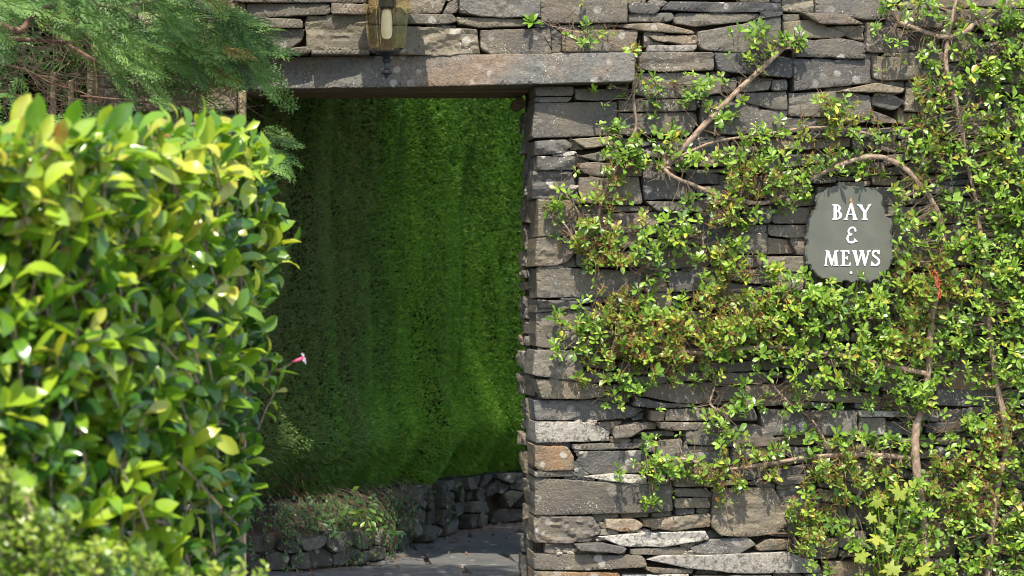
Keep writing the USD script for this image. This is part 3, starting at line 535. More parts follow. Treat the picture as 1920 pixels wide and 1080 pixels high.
# ---------------------------------------------------------------- climbing shrub on the wall
cl = thing('climbing_shrub', 'leafy green climbing shrub trained over the stone wall around the plaque', 'climbing shrub')
BR = [  # (pixels, out from wall, radius px at start, end)
    ([(1490, 70), (1440, 115), (1365, 187), (1300, 250), (1256, 303), (1252, 318)], 0.055, 4.5, 6.5), ([(1236, 310), (1262, 330), (1300, 348), (1345, 364), (1395, 378), (1440, 378), (1490, 355), (1535, 330), (1590, 304), (1635, 296), (1672, 301), (1700, 318), (1725, 345), (1745, 372)], 0.06, 3.6, 5), ([(1745, 372), (1768, 430), (1760, 520), (1745, 600), (1742, 680), (1726, 760), (1720, 810), (1718, 870), (1730, 980), (1735, 1105)], 0.06, 4.5, 9),
    ([(1170, 285), (1150, 322), (1136, 352), (1122, 400), (1130, 450)], 0.055, 4.2, 2), ([(1183, 85), (1186, 130), (1189, 190), (1191, 240), (1172, 285), (1200, 300), (1240, 312)], 0.045, 2.2, 3.5), ([(1020, 385), (1040, 402), (1062, 425), (1080, 450), (1110, 470)], 0.05, 1.2, 2.2), ([(1048, 352), (1070, 375), (1090, 405), (1120, 440)], 0.055, 1.2, 2.2),
    ([(1806, 250), (1815, 300), (1828, 370), (1840, 440), (1846, 500), (1850, 560), (1868, 700), (1885, 820), (1872, 905), (1860, 1000), (1850, 1105)], 0.07, 3, 6.5), ([(1685, 42), (1712, 50), (1745, 62), (1775, 67), (1806, 62), (1830, 40)], 0.07, 4, 4.5), ([(1777, 66), (1784, 40), (1797, -20)], 0.07, 4, 3), ([(1778, 68), (1775, 120), (1790, 180), (1806, 250)], 0.07, 4.5, 4), ([(1920, 80), (1890, 86), (1865, 92), (1840, 120)], 0.08, 4.5, 2.5),
    ([(1130, 450), (1180, 500), (1260, 590), (1360, 640), (1480, 620), (1600, 600), (1738, 640)], 0.06, 1.5, 6), ([(1110, 610), (1200, 640), (1320, 660), (1480, 650), (1735, 700)], 0.07, 1.5, 5), ([(1448, 722), (1475, 750), (1510, 780), (1530, 800), (1560, 850)], 0.04, 2.2, 2), ([(1660, 750), (1700, 772), (1740, 795), (1775, 812)], 0.05, 3, 2.4), ([(1215, 870), (1280, 860), (1350, 880), (1430, 870), (1520, 860), (1620, 850), (1722, 860)], 0.06, 1.5, 5),
    ([(1335, 690), (1340, 720), (1330, 760), (1345, 770)], 0.05, 2.2, 1.8), ([(1310, 440), (1330, 480), (1345, 520), (1350, 560)], 0.05, 2.5, 2.5), ([(1480, 1000), (1530, 960), (1600, 930), (1725, 930)], 0.06, 1.5, 4), ([(1460, 660), (1450, 560), (1400, 470), (1360, 420), (1330, 400)], 0.05, 3, 1.5), ([(1700, 560), (1820, 520), (1930, 470)], 0.08, 4, 3), ([(1735, 700), (1830, 660), (1930, 640)], 0.08, 4, 3), ([(1725, 900), (1800, 860), (1930, 800)], 0.08, 4, 3), ([(1240, 310), (1330, 270), (1420, 255), (1540, 240), (1640, 250), (1740, 300)], 0.05, 2.5, 2.5), ([(1555, 250), (1556, 215), (1548, 185)], 0.05, 2, 1.2), ([(1340, 255), (1345, 225), (1380, 215)], 0.05, 2, 1.2),
    ([(1190, 128), (1150, 128), (1095, 133)], 0.03, 1.1, 0.7), ([(1190, 155), (1230, 154), (1262, 156)], 0.03, 1.1, 0.7), ([(1178, 95), (1120, 70), (1060, 55), (1030, 48)], 0.03, 1.5, 0.7), ([(1850, 1000), (1900, 960), (1940, 930)], 0.08, 4, 3),
]
rs = np.random.default_rng(31); bpts = []
for i, (pp, o_, ra, rb) in enumerate(BR):
    hid = i in (11, 12, 15, 18, 19, 20, 21, 22, 23, 27, 28) or i == 31
    if hid: ra, rb, o_ = ra * 0.6, rb * 0.5, 0.03
    p = np.array(pp, float); n = len(p); y = -o_ + rs.normal(0, 0.010, n); p[1:-1] += rs.normal(0, 4 if hid else 2, (n - 2, 2))
    w = at(p[:, 0], p[:, 1], y); c = catmull(w, 6); bpts.append(c)
    part('branch', cl, tube(w, ra * k, rb * k, 8, 8, rough=0.4, seed=i), 'dark_bark' if hid else 'bark', smooth=True)
BP = np.vstack(bpts); tree = cKDTree(BP[:, [0, 2]])
ROWS = ['00100000000000004565435', '00220000037740003442465', '00103000025300001244676', '00114213520000000157766', '00113302542005640158677', '00056532246325554566677', '01067544477666533556677', '00241133477774123455567',
        '24651254564342000555567', '03774576563000000666667', '01787644661000001767788', '00321233663543555677788', '00545656778998876788888', '05667887888887667887767', '05678888776877788877677', '00567545645477767754565', '00025301222244344672224', '00000000541210110224666', '00000442244344543434577', '00002766664347654556666', '00000310320034556664656', '00000000000054226775677', '00000000000056346764567', '00000000000015135556555']
cen = []
for ri, row in enumerate(ROWS):
    for ci in range(27):
        d = int(row[min(ci, 22)]); lam = d * (1.75 if ri < 16 else 2.2) * (0.18 + 0.12 * d)
        for _ in range(rs.poisson(lam)): cen.append((1000 + ci * 40 + rs.uniform(0, 40), ri * 45 + rs.uniform(0, 45), d))
for (u, v) in [(1530, 318), (1545, 325), (1560, 312), (1575, 322), (1590, 310), (1610, 318), (1520, 335), (1535, 300), (1640, 318), (1625, 300), (1516, 350), (1508, 372), (1095, 130), (1085, 132), (1122, 126), (1147, 120), (1190, 100), (1192, 88), (1262, 150), (1240, 155), (1146, 155), (1105, 60), (1130, 62), (1100, 45), (1065, 62), (1232, 195), (1490, 75), (1500, 85), (1025, 388), (1035, 395), (1048, 350), (1068, 365)]: cen.append((u, v, 2))
cen = np.array(cen)
keep = ~((np.abs(cen[:, 0] - 1596) < 76) & (cen[:, 1] > 352) & (cen[:, 1] < 512)); cen = cen[keep]
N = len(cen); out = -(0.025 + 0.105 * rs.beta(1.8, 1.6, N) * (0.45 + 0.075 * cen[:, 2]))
C = at(cen[:, 0], cen[:, 1], out)
dead = fbm(np.c_[cen / 90, np.zeros(N)], 3, 8)
LB, LA, LN, LL, LW, LC, LF, LT = [], [], [], [], [], [], [], []
tw = []; stalk = []
for i in range(N):
    dd, j = tree.query(C[i, [0, 2]]); b = BP[j]
    if dd > 0.16: b = C[i] + [rs.normal(0, 0.03), 0, -0.05]; b[1] = -0.01
    mid = (C[i] * 0.55 + b * 0.45) + rs.normal(0, 0.012, 3); mid[1] = min(mid[1], -0.006)
    tw.append(tube([b, mid, C[i]], 0.0019, 0.0011, 3, 3))
    A = norm(np.array([rs.normal(0, 0.45), -0.75 + rs.normal(0, 0.25), 0.62 + rs.normal(0, 0.35)]))
    nl = rs.integers(4, 10); e1 = norm(np.cross(A, [0.3, 0.1, 0.9])); e2 = np.cross(A, e1); ph = rs.uniform(0, 6.28); sz = rs.uniform(0.6, 1.35)
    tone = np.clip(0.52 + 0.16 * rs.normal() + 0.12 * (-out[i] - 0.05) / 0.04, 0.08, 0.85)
    for q in range(nl):
        th = ph + q * 2.4; el = rs.uniform(0.15, 1.1); d = math.cos(el) * (math.cos(th) * e1 + math.sin(th) * e2) + math.sin(el) * A
        LB.append(C[i] + d * 0.003 - A * rs.uniform(0, 0.02)); LA.append(d); LN.append(A + 0.25 * rs.normal(size=3)); l = rs.uniform(0.016, 0.034) * sz; LL.append(l); LW.append(l * rs.uniform(0.36, 0.50)); LC.append(rs.uniform(-0.2, 0.9)); LF.append(rs.uniform(0.0, 0.5))
        LT.append(np.clip(tone + rs.normal(0, 0.13), 0.02, 0.93) if rs.random() > 0.012 else rs.uniform(0.94, 1.0))
    if dead[i] > 0.60:
        for q in range(9):
            d = norm(A + rs.normal(0, 0.75, 3)); s0 = C[i] + rs.normal(0, 0.010, 3); stalk.append(tube([s0, s0 + d * rs.uniform(0.012, 0.03)], 0.0011, 0.0007, 3, 1))
LB, LA, LN = map(np.array, (LB, LA, LN)); LL, LW, LC, LF, LT = map(np.array, (LL, LW, LC, LF, LT))
V, f1, FA = leaf_mesh(LB, LA, LN, LL, LW, LC, LF, 5)
order = np.argsort(-LL * LW * np.clip(-LN[:, 1] / np.linalg.norm(LN, axis=1), 0.1, 1) * (cen[:, 0].max() > 0))
inview = (LB[:, 0] < at(1915, 0, 0)[0]); order = np.array([q for q in order if inview[q]])
big = order[:300]; rest = np.setdiff1d(np.arange(len(LB)), big)
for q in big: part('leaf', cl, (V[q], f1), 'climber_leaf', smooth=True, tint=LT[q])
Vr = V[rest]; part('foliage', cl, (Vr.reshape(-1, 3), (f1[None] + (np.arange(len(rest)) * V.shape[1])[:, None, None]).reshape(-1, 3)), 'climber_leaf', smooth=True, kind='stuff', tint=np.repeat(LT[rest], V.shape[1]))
for _ in range(900):   # bare older twiglets
    j = rs.integers(len(BP)); b = BP[j]
    if b[0] < at(1015, 0, 0)[0]: continue
    d = np.array([rs.normal(0, 1), rs.normal(-0.2, 0.4), rs.normal(0.2, 0.9)]); e = b + norm(d) * rs.uniform(0.03, 0.11); e[1] = min(e[1], -0.01)
    tw.append(tube([b, (b + e) / 2 + rs.normal(0, 0.006, 3), e], 0.0017, 0.0008, 3, 3))
part('twigs', cl, join(tw), 'twig', kind='stuff')
part('dry_stalks', cl, join(stalk), 'dry_stalk', kind='stuff')
fl = []
for _ in range(46):
    t = rs.uniform(0, 1); s0 = at(1753 + 9 * t + rs.normal(0, 1.5), 505 + 48 * t, -0.13 + rs.normal(0, 0.006)); fl.append(tube([s0, s0 + rs.normal(0, 0.007, 3) + [0, -0.004, -0.006]], 0.0022, 0.0010, 4, 1))
part('dead_flower', cl, join(fl), 'dead_flower_red', label='small rust red dried flower spike right of the plaque')

# ---------------------------------------------------------------- seedling with lobed leaves, and the little plant above the doorway
sd = thing('wild_seedling', 'yellow green seedling with lobed leaves at the foot of the wall', 'seedling')
def lobed(c, ax, nr, L, seed):
    r = np.random.default_rng(seed); a = np.linspace(0, 2 * math.pi, 41)[:-1]
    rad = 0.68 + 0.16 * np.cos(5 * a) + 0.10 * np.cos(15 * a + 0.4) + 0.04 * r.normal(size=40); rad = np.where(np.abs(a - math.pi) < 0.35, 0.25, rad)
    ax = norm(ax); sd_ = norm(np.cross(nr, ax)); nn = np.cross(ax, sd_)
    x, y = (rad * np.cos(a) + 0.45) * L, rad * np.sin(a) * L
    zz = -0.25 * (x**2 + y**2) / L + 0.12 * np.abs(y)
    v = c + x[:, None] * ax + y[:, None] * sd_ + zz[:, None] * nn; v = np.vstack([v, c + ax * 0.42 * L])
    return v, np.array([[i, (i + 1) % 40, 40] for i in range(40)])
rs = np.random.default_rng(12); root = at(1662, 1108, -0.10)
for i, (u, v, s) in enumerate([(1632, 1008, 26), (1612, 1036, 24), (1650, 985, 18), (1668, 962, 20), (1690, 918, 24), (1645, 935, 18), (1655, 1065, 30), (1680, 1058, 24), (1720, 1070, 22), (1700, 1002, 20), (1636, 965, 17), (1668, 1020, 20), (1715, 940, 17), (1705, 1040, 18)]):
    c = at(u, v, -0.15 + rs.normal(0, 0.025)); L = s * k * 0.85
    lv = lobed(c, np.array([rs.normal(0, 0.5), -0.35, -0.35 + rs.normal(0, 0.4)]), np.array([rs.normal(0, 0.3), -0.7, 0.75]), L, i)
    part('leaf', sd, lv, 'seedling_leaf', smooth=True, tint=np.clip(rs.normal(0.6, 0.25), 0, 1))
    part('stalk', sd, tube([root + rs.normal(0, 0.012, 3) * [1, 1, 0], (root + c) / 2 + [rs.normal(0, 0.01), -0.01, 0.01], c], 0.0022, 0.0012, 5, 5), 'small_leaf', tint=0.6)
def tuft(name, label, u, v, y, n, L, seed, matn='climber_leaf'):
    r = np.random.default_rng(seed); t = thing(name, label, 'plant'); c = at(u, v, y)
    for i in range(n):
        a = r.uniform(0, 6.28); d = norm(np.array([[math.cos(a) * 0.9, -0.5 + r.normal(0, 0.2), 0.45 + 0.5 * math.sin(a)]])); l = L * r.uniform(0.7, 1.2)
        Vv, ff, _ = leaf_mesh(c[None], d, np.array([[0, -0.75, 0.7]]), [l], [l * 0.34], [r.uniform(0.2, 0.9)], [0.25], 6)
        part('leaf', t, (Vv[0], ff), matn, smooth=True, tint=r.uniform(0.4, 0.8))
    return t
tuft('wall_plant', 'tiny bright green plant rooted in a joint above the right end of the lintel', 998, 44, -0.02, 11, 0.042, 2)

# ---------------------------------------------------------------- the passage: low wall, flagstones, clipped hedge
HC = np.array([(-1.35, 0.40), (-1.02, 0.44), (-0.74, 0.53), (-0.50, 0.74), (-0.23, 1.42), (0.06, 2.02), (0.32, 2.30), (0.9, 2.44), (1.8, 2.52)])
def plan_curve(pts):
    hc = catmull(np.c_[pts, np.zeros(len(pts))], 24)[:, :2]; hs = np.r_[0, np.cumsum(np.linalg.norm(np.diff(hc, axis=0), axis=1))]
    def pos(s):
        f = lambda q: np.stack([np.interp(q, hs, hc[:, 0]), np.interp(q, hs, hc[:, 1])], -1); t = norm(f(s + 0.06) - f(s - 0.06))
        return f(s), t, np.stack([t[..., 1], -t[..., 0]], -1)      # position, along, outward (towards the path)
    return pos, hs[-1]
lpos, LL_ = plan_curve(HC)
hpos, HL = plan_curve(np.array([(-1.45, 0.42), (-1.05, 0.66), (-0.62, 1.10), (-0.22, 1.60), (0.14, 2.08), (0.50, 2.42), (1.0, 2.62), (1.9, 2.75)]))
def low_stones():
    """an uneven patchwork of lumps in (length along the wall, height)"""
    from scipy.spatial import Voronoi
    r = np.random.default_rng(52); q = []
    for z_ in (0.03, 0.10, 0.165, 0.215):
        a = 0.2 + r.uniform(0, 0.1)
        while a < 3.7: q.append((a, z_ + r.normal(0, 0.018))); a += r.uniform(0.05, 0.17)
    q = np.array(q) * [0.62, 1.0]; pad = np.vstack([q, q * [1, -1], q * [1, -1] + [0, 0.49]]); vo = Voronoi(pad); o = []
    for i in range(len(q)):
        reg = vo.regions[vo.point_region[i]]
        if -1 in reg: continue
        pg = Polygon(vo.vertices[reg] / [0.62, 1.0]).intersection(sbox(0.2, -0.01, 3.6, 0.25)).buffer(-0.006, join_style='mitre').buffer(0.002)
        if pg.geom_type == 'Polygon' and pg.area > 0.0008 and (pg.centroid.y < 0.12 + 0.02 * math.sin(9 * pg.centroid.x) or pg.centroid.x > 1.45): o.append((pg, pg.area))
    return o
lw = thing('low_stone_wall', 'low shaded rubble wall under the clipped hedge beside the path', 'wall')
rs = np.random.default_rng(44)
for gi, (gp, _) in enumerate(low_stones()):
    c = np.array(gp.centroid.coords[0]); p, t, n = lpos(np.array(c[0]))
    V, Fc = stone_mesh(affinity.translate(gp, -c[0], 0), 0.12, rs.normal(0.004, 0.020), 6000 + gi, rs.uniform(0.3, 0.9), cell=0.02)
    W = np.c_[p + V[:, :1] * t - V[:, 1:2] * n, V[:, 2]]
    tt, ru, pa, ro = kindvals(rs.choice(['', 'warm', 'blue']), rs)
    part('stone', lw, (W, Fc), 'shade_toned_mossy_stone', tint=tt, rust=ru * 0.4, pale=pa * 0.3)
sN = np.linspace(0, LL_, 120); p, t, n = lpos(sN)
def ribbon(off, z0, z1, back=0.5):
    a = np.c_[p + n * off, np.full(len(p), z0)]; b = np.c_[p + n * off, np.full(len(p), z1)]; c = np.c_[p - n * back, np.full(len(p), z1)]
    V = np.vstack([a, b, c]); i = np.arange(len(p) - 1); L_ = len(p)
    return V, np.vstack([np.c_[i, i + 1, i + L_ + 1], np.c_[i, i + L_ + 1, i + L_], np.c_[i + L_, i + L_ + 1, i + 2 * L_ + 1], np.c_[i + L_, i + 2 * L_ + 1, i + 2 * L_]])
a_ = np.c_[p - n * 0.035, np.full(len(p), -0.05)]; tz_ = np.where(sN > 1.45, 0.215, 0.125); b_ = np.c_[p - n * 0.04, tz_]; c_ = np.c_[p - n * 0.22, tz_ * 0.4 + 0.16]; d_ = np.c_[p - n * 0.9, np.full(len(p), 0.30)]
i = np.arange(len(p) - 1); L_ = len(p); part('earth_bank', lw, (np.vstack([a_, b_, c_, d_]), np.vstack([np.vstack([np.c_[i, i + 1, i + L_ + 1], np.c_[i, i + L_ + 1, i + L_]]) + L_ * q for q in range(3)])), 'soil')
hd = thing('clipped_hedge', 'tall clipped conifer hedge seen through the doorway, browner and shade toned at its near end', 'hedge')
def hsurf(s, z):
    bump = 0.15 * (fbm(np.stack([s * 3.3, z * 0.35, s * 0], -1), 2, 3) - 0.5) + 0.07 * (fbm(np.stack([s * 9, z * 3.2, s * 0], -1), 3, 6) - 0.5)
    low = np.clip((0.50 - z) / 0.25, 0, 1)
    return 0.03 + bump - 0.15 * low**1.5 * (0.4 + 0.9 * fbm(np.stack([s * 7, z * 0, s * 0], -1), 2, 5)) + 0.05 * np.exp(-((z - 0.48) / 0.12)**2)
sg_, zg = np.meshgrid(np.linspace(0, HL, 150), np.linspace(0.20, 3.1, 110)); o_ = hsurf(sg_, zg) - 0.035; pp, tt, nn = hpos(sg_)
Vh = np.concatenate([pp + nn * o_[..., None], zg[..., None]], -1).reshape(-1, 3); p, t, n = hpos(np.linspace(0, HL, 120)); i = (np.arange(109)[:, None] * 150 + np.arange(149)[None]).ravel()
part('hedge_core', hd, join([(Vh, np.vstack([np.c_[i, i + 1, i + 151], np.c_[i, i + 151, i + 150]])), ribbon(-0.35, 0.27, 3.1, 0.9)]), 'hedge_core', smooth=True)
rs = np.random.default_rng(8); NS = 190000
s = 0.28 + (3.3 - 0.28) * rs.random(NS); z = 0.17 + 2.05 * rs.random(NS)
o_ = hsurf(s, z) - rs.exponential(0.012, NS); pp, tt, nn = hpos(s)
Bs = np.concatenate([pp + nn * o_[:, None], z[:, None]], -1); n3 = np.c_[nn, np.zeros(NS)]; t3 = np.c_[tt, np.zeros(NS)]
low = np.clip((0.62 - z) / 0.3, 0, 1)[:, None]
D = norm(n3 * 0.75 + t3 * (rs.normal(0, 0.45, (NS, 1)) + 0.25 * low) + np.array([0, 0, 1.0]) * (rs.normal(0.45, 0.45, (NS, 1)) - 0.75 * low))
tone = 0.19 + 0.47 * np.clip((s - 0.55) / 1.5, 0, 1) + 0.42 * (fbm(np.c_[s * 2.6, z * 0.9, s * 0], 3, 2) - 0.5) + 0.3 * (fbm(np.c_[s * 11, z * 1.2, s * 0], 2, 9) - 0.5) + rs.normal(0, 0.13, NS) + 0.16 * np.clip((1.0 - z) / 0.6, 0, 1) + 0.12  # brown near end; far end brightened, its stronger skylight put into the tone
Vs, Fs, Ts = [], [], []; 
for q in range(3):
    d = norm(D + rs.normal(0, 0.42, (NS, 3))); sd_ = norm(np.cross(d, rs.normal(size=(NS, 3)))); l = (rs.uniform(0.010, 0.028, NS) * (1 + 0.5 * low[:, 0]))[:, None]; w = 0.0021
    Vs.append(np.stack([Bs - sd_ * w * 0.5, Bs + d * l * 0.55 + sd_ * w, Bs + d * l, Bs + d * l * 0.5 - sd_ * w], 1))
Vs = np.concatenate(Vs).reshape(-1, 3); b4 = np.arange(NS * 3)[:, None] * 4
part('foliage', hd, (Vs, np.vstack([b4 + [0, 1, 2], b4 + [0, 2, 3]])), 'hedge_leaf', kind='stuff', tint=np.repeat(np.tile(np.clip(tone, 0, 1), 3), 4))
tw = []
for _ in range(170):   # bare brown underside and dead needles at the near end
    s0 = rs.uniform(0.3, 1.0); p1, t1, n1 = hpos(np.array(s0)); z0 = rs.uniform(0.26, 0.36); a = np.r_[p1 + n1 * rs.uniform(-0.16, 0.0), z0]; d = np.r_[n1 * rs.uniform(0.2, 1) + t1 * rs.normal(0, 0.6), rs.normal(-0.35, 0.4)]
    tw.append(tube([a, a + norm(d) * rs.uniform(0.03, 0.09)], 0.0016, 0.0008, 3, 1))
part('dead_twigs', hd, join(tw), 'dead_litter', kind='stuff')
tp = thing('trailing_plant', 'small leaved plant trailing over the low wall below the hedge', 'plant')
LB, LA, LN, LL, LT, st_ = [], [], [], [], [], []
for _ in range(330):
    s0 = rs.choice([rs.uniform(0.35, 1.25), rs.uniform(0.9, 1.6), rs.uniform(0.4, 2.2)]); p1, t1, n1 = lpos(np.array(s0)); r0 = np.r_[p1 - n1 * rs.uniform(0.0, 0.25), rs.uniform(0.20, 0.30)]
    ln_ = rs.uniform(0.08, 0.26); e = r0 + np.r_[n1 * rs.uniform(0.03, 0.09) + t1 * rs.normal(0.03, 0.05), -ln_]; e[2] = max(e[2], 0.01); m_ = (r0 + e) / 2 + np.r_[n1 * 0.045, 0.02]
    c = catmull([r0, m_, e], 5); st_.append(tube([r0, m_, e], 0.0013, 0.0007, 3, 4))
    for q in range(int(ln_ / 0.014)):
        b = c[rs.integers(1, len(c))] + rs.normal(0, 0.006, 3); LB.append(b); LA.append(np.r_[n1 * rs.uniform(0, 1) + t1 * rs.normal(0, 0.8), -0.6 + rs.normal(0, 0.4)]); LN.append(np.r_[n1, 0.7] + rs.normal(0, 0.3, 3)); LL.append(rs.uniform(0.012, 0.026)); LT.append(np.clip(rs.normal(0.35, 0.2), 0, 1))
for (u, v, q) in [(668, 962, 0.9), (690, 950, 0.7), (655, 945, 0.75), (680, 975, 1.0), (700, 972, 0.8), (600, 985, 0.3), (620, 1000, 0.35), (735, 1010, 0.3), (590, 955, 0.3), (705, 990, 0.6)]:
    for _ in range(4): LB.append(at(u, v, 0.55) + rs.normal(0, 0.012, 3)); LA.append(np.array([rs.normal(0.2, 0.6), -0.4, rs.normal(0, 0.5)])); LN.append(np.array([rs.normal(0, 0.3), -0.6, 0.8])); LL.append(rs.uniform(0.03, 0.05)); LT.append(q)
LL = np.array(LL); V, f1, FA = leaf_mesh(np.array(LB), np.array(LA), np.array(LN), LL, LL * 0.5, rs.uniform(0, 0.7, len(LL)), np.full(len(LL), 0.2), 4)
part('foliage', tp, (V.reshape(-1, 3), FA), 'shade_leaf', smooth=True, kind='stuff', tint=np.repeat(LT, V.shape[1])); part('stems', tp, join(st_), 'dark_bark', kind='stuff')
# flagstones
rs = np.random.default_rng(3); y = -0.05
while y < 2.6:
    h = rs.uniform(0.20, 0.42); x = -1.1 - rs.uniform(0, 0.3); sl = rs.normal(0, 0.05)
    while x < 1.6:
        l = rs.uniform(0.35, 0.8); e = rs.normal(0, 0.018, 8)
        q = Polygon([(x + .006, y + .006 + e[0] + sl * x), (x + l / 2, y + .006 + e[1] + sl * (x + l / 2)), (x + l - .006 + e[2], y + .006 + sl * (x + l)), (x + l - .006 + e[3], y + h - .006 + sl * (x + l)), (x + l / 2, y + h - .006 + e[1] + sl * (x + l / 2)), (x + .006, y + h - .006 + sl * x)]).buffer(-0.008).buffer(0.006)
        if q.geom_type == 'Polygon' and not q.is_empty:
            V, Fc = stone_mesh(q, 0.02, 0.006, 9000 + int(100 * (x + 5)) + int(1000 * y), 0.12, cell=0.05)
            part('flagstone', path, (np.c_[V[:, 0], V[:, 2], np.where(V[:, 1] > 0.015, -0.03, -V[:, 1] * 0.35 - 0.004)], Fc[:, ::-1]), 'flag_slate', tint=np.clip(rs.normal(0.5, 0.2), 0, 1), rust=max(0, rs.normal(0, 0.2)), pale=0.0)
        x += l
    y += h

lt = thing('fallen_leaves', 'brown leaf litter and bits along the edge of the path', 'leaf litter', kind='stuff')
rs = np.random.default_rng(61); n_ = 170; ls = rs.uniform(0.3, 3.2, n_); p1, t1, n1 = lpos(ls); b_ = np.c_[p1 + n1 * rs.exponential(0.10, n_)[:, None] + n1 * 0.03, np.full(n_, 0.012)]
LL = rs.uniform(0.012, 0.035, n_); V, f1, FA = leaf_mesh(b_, np.c_[rs.normal(0, 1, (n_, 2)), rs.normal(0, 0.1, n_)], np.c_[rs.normal(0, 0.25, (n_, 2)), np.ones(n_)], LL, LL * 0.5, rs.uniform(-0.6, 0.6, n_), np.full(n_, 0.3), 4)
part('leaf', lt, (V.reshape(-1, 3), FA), 'dead_litter', smooth=True, kind='stuff')
# ---------------------------------------------------------------- conifer at the left, with added sun-blocking fronds out of view
cf = thing('conifer_tree', 'feathery green conifer hanging over the left end of the stone wall', 'tree')
def frond_proto(seed, pairs=12, sub=6, wk=1.0):
    """a flat spray along +x, about one unit long: quads as kites"""
    r = np.random.default_rng(seed); Q = []
    def kite(a, b, w):
        d = b - a; nrm_ = np.array([-d[1], d[0], 0]); nrm_ = nrm_ / (np.linalg.norm(nrm_) + 1e-9) * w * wk; Q.append([a, a + d * 0.45 + nrm_, b, a + d * 0.45 - nrm_])
    def zb(p): return np.array([p[0], p[1], -0.22 * p[0]**2 - 0.35 * p[1]**2])
    kite(np.array([0, 0, 0.0]), np.array([0.5, 0, 0.0]), 0.012); kite(np.array([0.45, 0, 0.0]), np.array([1.0, 0, 0.0]), 0.014)
    for i in range(pairs):
        t = 0.08 + 0.86 * i / (pairs - 1); Ls = (0.36 * (1 - t)**0.75 + 0.07) * r.uniform(0.8, 1.2) * min(1, 0.45 + 2.2 * t)
        for sgn in (-1, 1):
            th = sgn * r.uniform(0.62, 0.85); a = np.array([t + r.uniform(-.015, .015), 0, 0]); d = np.array([math.cos(th), math.sin(th), 0]); kite(a, a + d * Ls, 0.013)
            for j in range(sub):
                tj = 0.22 + 0.74 * j / max(1, sub - 1); lj = Ls * (0.40 * (1 - tj) + 0.12) * r.uniform(0.8, 1.2); b = a + d * Ls * tj
                for s2 in (-1, 1):
                    t2 = th + s2 * r.uniform(0.5, 0.7); kite(b, b + np.array([math.cos(t2), math.sin(t2), 0]) * lj, 0.011)
    Q = np.array(Q); Q[..., 2] += -0.20 * Q[..., 0]**2 - 0.30 * Q[..., 1]**2 + 0.03 * np.sin(Q[..., 0] * 9 + Q[..., 1] * 7)
    n = len(Q); b = np.arange(n)[:, None] * 4
    return Q.reshape(-1, 3), np.vstack([b + [0, 1, 2], b + [0, 2, 3]])
PROT = [frond_proto(q, 10, 3, 1.05) for q in range(5)]; LOW = [frond_proto(20 + q, 8, 1) for q in range(3)]
def place(pr, base, ax, nr, L):
    ax = norm(np.asarray(ax, float)); sd_ = norm(np.cross(nr, ax)); nn_ = np.cross(ax, sd_)
    return pr[0] @ (np.stack([ax, sd_, nn_]) * L) + base, pr[1]
rs = np.random.default_rng(17)
fronds = []   # (base, dir, normal, length, tint)
def spray(u, v, du, dv, y=None, L=None, tint=None):
    y = rs.uniform(-0.55, -0.12) if y is None else y; b = at(u, v, y); L = L or math.hypot(du, dv) * (y - CY) / F
    d = np.array([du, rs.normal(-0.25, 0.2) * math.hypot(du, dv), -dv]); fronds.append((b, d, np.array([rs.normal(0, 0.35), -0.75 + rs.normal(0, 0.25), 0.75 + rs.normal(0, 0.25)]), L, np.clip(rs.normal(0.55, 0.16), 0.05, 0.92) if tint is None else tint))
for a in [(478, 118, 66, 78), (470, 120, 48, 62), (440, 100, 72, 34), (430, 95, 50, 60), (420, 105, 30, 55), (408, 40, 85, 62), (400, 20, 108, 66), (385, 50, 80, 55), (425, 60, 92, 30), (330, 60, 72, 75), (300, 100, 92, 46), (350, 120, 62, 32), (320, 90, 85, 40), (280, 60, 100, 40), (430, 110, 10, 50), (415, 60, 10, 60),
          (50, 212, 112, 26), (0, 232, 70, 14), (125, 192, 108, 38), (150, 222, 95, 20), (95, 222, 100, 22), (20, 222, 90, 12), (180, 205, 70, 30), (370, 205, 100, 28), (395, 212, 90, 25), (360, 215, 80, 20), (492, 258, 78, 8), (485, 272, 78, 26), (490, 285, 60, 42), (480, 300, 60, 20), (495, 265, 60, 50), (488, 240, 60, 14)]: spray(*a, y=-0.62 + rs.normal(0, 0.06) if a[1] < 200 else -0.75 + rs.normal(0, 0.05))
n = 0
while n < 210:
    u, v = rs.uniform(-60, 470), rs.uniform(-70, 200)
    hollow = (-10 < u < 165 and 50 < v < 195); wallwin = u > 300 + 0 * v and v > 0.55 * (u - 300) + 88 and not (u > 380)
    gap = u > 380 and (v > 110 or v < (u - 400) * 0.9 - 10)
    if gap or (hollow and rs.random() < 0.93) or (wallwin and rs.random() < 0.75) or (v > 150 and rs.random() < 0.5): continue
    a = rs.normal(0.45, 0.4); l = rs.uniform(55, 105)
    if 35 < u + l * math.cos(a) < 175 and 68 < v + l * math.sin(a) < 195 and rs.random() < 0.85: continue
    y = -rs.uniform(0.08, 0.85) if u > 150 else -rs.uniform(0.0, 0.9)
    spray(u, v, l * math.cos(a), l * math.sin(a), y=y, tint=None if rs.random() > 0.04 else 0.985); n += 1
order = np.argsort([-f_[3] for f_ in fronds])
rest, restT = [], []
for c_, q in enumerate(order):
    b, d, nr, L, t = fronds[q]; m = place(PROT[q % 5], b, d, nr, L * 1.12)
    if c_ < 230: part('frond', cf, m, 'conifer_leaf', tint=t)
    else: rest.append(m); restT.append(np.full(len(m[0]), t))
